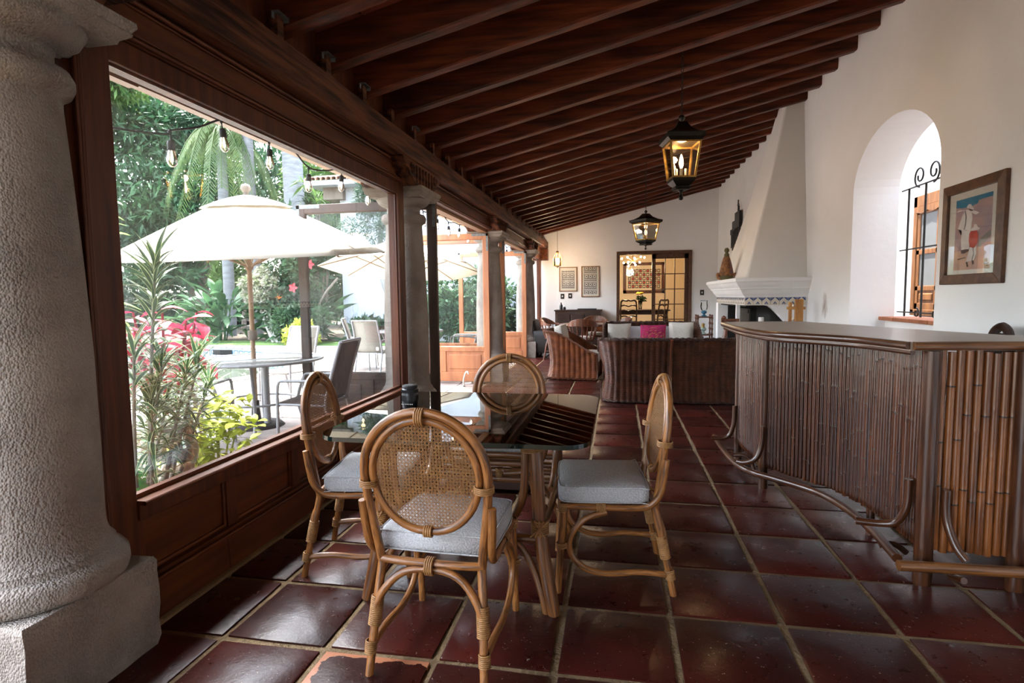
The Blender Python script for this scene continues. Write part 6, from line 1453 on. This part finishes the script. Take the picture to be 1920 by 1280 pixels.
# ---- parasols
def parasol(label, c, R, ztop, zedge, tilt=0.0):
    t = thing('patio_parasol', label, 'parasol', (*c,G0), 0, 'cream patio parasols'); n = 8; z0, z1 = zedge-G0, ztop-G0; a0 = PI/8
    zv = ip(z0, z1, .80)
    def P(r, a, z, sag=0): return (r*math.cos(a), r*math.sin(a), z)
    cv = MB(); rings = []; ns = 6; rows = (1.0,.8,.6,.4,.24)
    for q in rows:
        rg = []
        for k in range(n):
            for s_ in range(ns):
                a = a0+2*PI*(k+s_/ns)/n; f = abs(2*s_/ns-1); rad = R*q*(1-.076*(1-f*f)); rg.append(P(rad, a, ip(z0,zv,(1-q)/.76)-.004*(1-f*f)*q+.012*math.sin(PI*q)))
        rings.append(rg)
    TL = lambda mb: setattr(mb, 'v', [(x, y, z+tilt*y) for x, y, z in mb.v])
    cv.loft(rings, closed=True, caps=False); TL(cv); cn = cv.build('canopy', 'canvas', t); s_ = cn.modifiers.new('thick', 'SOLIDIFY'); s_.thickness = .004
    vt = MB(); rings = [[P(R*q*(1-.05*(s%2)), a0+2*PI*(k+s/2)/n, ip(zv-.02,z1-.02,(.32-q)/.30)+.02*math.sin(q*9)) for k in range(n) for s in (0,1)] for q in (.32,.22,.12,.03)]
    vt.loft(rings, closed=True, caps=False, smooth=False); TL(vt); v_ = vt.build('vent_cap', 'canvas', t); s_ = v_.modifiers.new('thick', 'SOLIDIFY'); s_.thickness = .004
    MB().lathe([(.02,z1-.04),(.03,z1-.01),(.02,z1),(.03,z1+.012),(.05,z1+.045),(.038,z1+.085),(0,z1+.098)], 14).build('finial', 'bark', t)
    MB().tube([(0,0,.05),(0,0,z1-.03)], .0235, 12).build('pole', 'pole_wood', t)
    rb = MB()
    for k in range(n):
        a = a0+2*PI*k/n; rb.tube([P(.03,a,zv+.02),P(R*.5,a,ip(z0,zv,.55)-.01),P(R*.985,a,z0-.012)], .009, 6); rb.tube([P(.03,a,z0-.10),P(R*.55,a,ip(z0,zv,.50)-.02)], .008, 6)
    TL(rb); rb.build('ribs', 'pole_wood', t, stuff=True); MB().lathe([(.03,z0-.14),(.04,z0-.12),(.04,z0-.08),(.03,z0-.06)], 12).build('runner', 'pole_wood', t)
    MB().lathe([(.04,.93),(.045,.94),(.045,1.02),(.03,1.03)], 12).build('pole_collar', 'bark', t); MB().lathe([(.26,0),(.28,.03),(.24,.07),(.05,.09),(.035,.30)], 24).build('base_weight', 'soot', t)
    return t
parasol('large cream parasol over the patio table nearest the window', (-3.69,5.25), 1.37, 2.36, 1.73, .10); parasol('second cream parasol farther off, half hidden by a column', (-3.78,9.7), 1.45, 2.30, 1.80, -.12)
# ---- patio tables and sling chairs
def patio_table(label, c, R, z):
    t = thing('patio_table', label, 'table', (*c,G0), 0, 'round patio tables'); h = z-G0
    MB().lathe([(.0,h-.010),(R-.01,h-.010),(R-.01,h),(0,h)], 40).build('glass_top', 'frost_table', t); e = MB(); ring(e, (0,0,h-.006), (0,0,1), R, .014, 44, 8); e.build('rim', 'alu_frame', t)
    for k in range(4):
        a = k*PI/2+.5; MB().tube([(R*.82*math.cos(a),R*.82*math.sin(a),h-.015),(R*.62*math.cos(a),R*.62*math.sin(a),h*.55),(R*.60*math.cos(a),R*.60*math.sin(a),h*.3),(R*.72*math.cos(a),R*.72*math.sin(a),0)], .017, 8, sub=3).build('leg', 'alu_frame', t)
    e = MB(); ring(e, (0,0,h*.42), (0,0,1), R*.60, .012, 32, 6); e.build('brace_ring', 'alu_frame', t); MB().tube([(.09,0,0),(.09,0,h-.01)], .035, 10).build('umbrella_sleeve', 'alu_frame', t)
    return t
patio_table('round frosted glass patio table under the large parasol', (-3.63,5.22), .64, .685); patio_table('round patio table under the second parasol', (-3.70,9.75), .60, .70)
def sling(label, loc, rz, m):
    t = thing('sling_chair', label, 'chair', (*loc,-.014), rz, 'sling patio chairs'); w_ = .25; t.scale = (1,1,.91)
    side = [(.27,.0),(.25,.20),(.235,.42)]
    for s_ in (-1, 1):
        MB().tube([(s_*w_,.25,0),(s_*w_,.24,.30),(s_*w_,.23,.60),(s_*w_,.16,.645),(s_*w_,-.10,.63),(s_*w_,-.24,.60)], .014, 8, sub=3).build('leg', 'alu_frame', t)
        MB().tube([(s_*w_*.96,-.30,0),(s_*w_*.96,-.22,.30),(s_*w_*.96,-.20,.42),(s_*w_*.96,-.24,.62),(s_*w_*.93,-.30,.85),(s_*w_*.93,-.35,1.02)], .0165, 8, sub=3).build('leg', 'alu_frame', t)
        MB().box((s_*w_-.025,-.20,.638),(s_*w_+.025,.20,.655)).build('armrest', 'alu_frame', t, bevel=.006)
    q = MB(); q.tube([(-w_,.24,.40),(w_,.24,.40)], .013, 8); q.tube([(-w_*.96,-.205,.40),(w_*.96,-.205,.40)], .013, 8); q.tube([(-w_*.93,-.35,1.02),(w_*.93,-.35,1.02)], .014, 8)
    for s_ in (-1,1): q.tube([(s_*w_*.96,.25,.415),(s_*w_*.96,-.20,.40)], .013, 8)
    q.build('seat_frame', 'alu_frame', t)
    c = MB(); pr_ = [(p.x,p.y) for p in smoothpts([(y,z,0) for y,z in ((.26,.40),(.22,.425),(.05,.405),(-.14,.40),(-.205,.46),(-.235,.62),(-.295,.85),(-.352,1.03))], 4)]
    c.loft([[(-w_*.92,*a_),(w_*.92,*a_)] for a_ in pr_], closed=False, caps=False)
    sl = c.build('sling', m, t); s_ = sl.modifiers.new('thick', 'SOLIDIFY'); s_.thickness = .006
    if m == 'sling_tan': MB().box((.15,-.243,.46),(.20,-.232,.52)).build('care_label', 'white_plastic', t)
    return t
sling('dark brown sling chair turned away from the window beside the first patio table', (-2.74,4.78), math.radians(95), 'sling_brown')
sling('tan sling chair across the first table, its front to the window', (-4.25,6.75), math.radians(170), 'sling_tan')
sling('tan sling chair standing alone with its back fully visible beyond the glass', (-4.17,9.30), math.radians(-4), 'sling_tan')
sling('dark sling chair half hidden behind the lone tan chair', (-4.72,10.0), math.radians(-70), 'sling_brown')
sling('sling chair whose tubular arm shows under the near table rim', (-3.70,4.35), math.radians(5), 'sling_tan')
sling('dark sling chair at the second table, seen past the orange door leaf', (-2.85,10.4), math.radians(100), 'sling_brown')
# ---- string lights under the eave
sl_ = thing('string_lights', 'black cable of glowing bulbs strung along the outside eave', 'string lights', (0,0,0))
bp_ = [(-2.30,2.674,2.053),(-2.30,3.09,2.23),(-2.30,3.545,2.225),(-2.30,4.03,2.158),(-2.30,4.555,2.256),(-2.30,5.076,2.222)] + [(-2.30,5.6+.52*k,2.20+.03*(k%2)) for k in range(15)]
cb = [(-2.45,1.2,2.02),(-2.36,2.2,2.09),(-2.30,2.62,2.145)]
for k, (x, y, z) in enumerate(bp_):
    cb.append((x,y,z+.125)); 
    if k+1 < len(bp_): cb.append((x, (y+bp_[k+1][1])/2, z+.125+(.075 if k == 0 else .03)))
MB().tube(cb, .006, 6, sub=4).build('cable', 'black_rubber', sl_)
sm_ = MB().lathe([(.006,.13),(.009,.11),(.004,.10),(.004,.075),(.016,.07),(.019,.055),(.019,.022),(.016,.02)], 10).mesh('socket', 'black_rubber'); gm = MB().lathe([(.015,.022),(.020,.0),(.026,-.025),(.024,-.045),(.012,-.06),(0,-.064)], 14, caps=False).mesh('bulb', 'bulb_glass'); fm = MB().lathe([(.002,.02),(.005,.0),(.006,-.025),(.002,-.04)], 8).mesh('filament', 'filament_soft')
for x, y, z in bp_:
    s_ = inst('socket', sm_, sl_, (x,y,z), (random.uniform(-.08,.08),random.uniform(-.08,.08),0)); inst('bulb', gm, s_, (0,0,0)); inst('filament', fm, s_, (0,0,0))
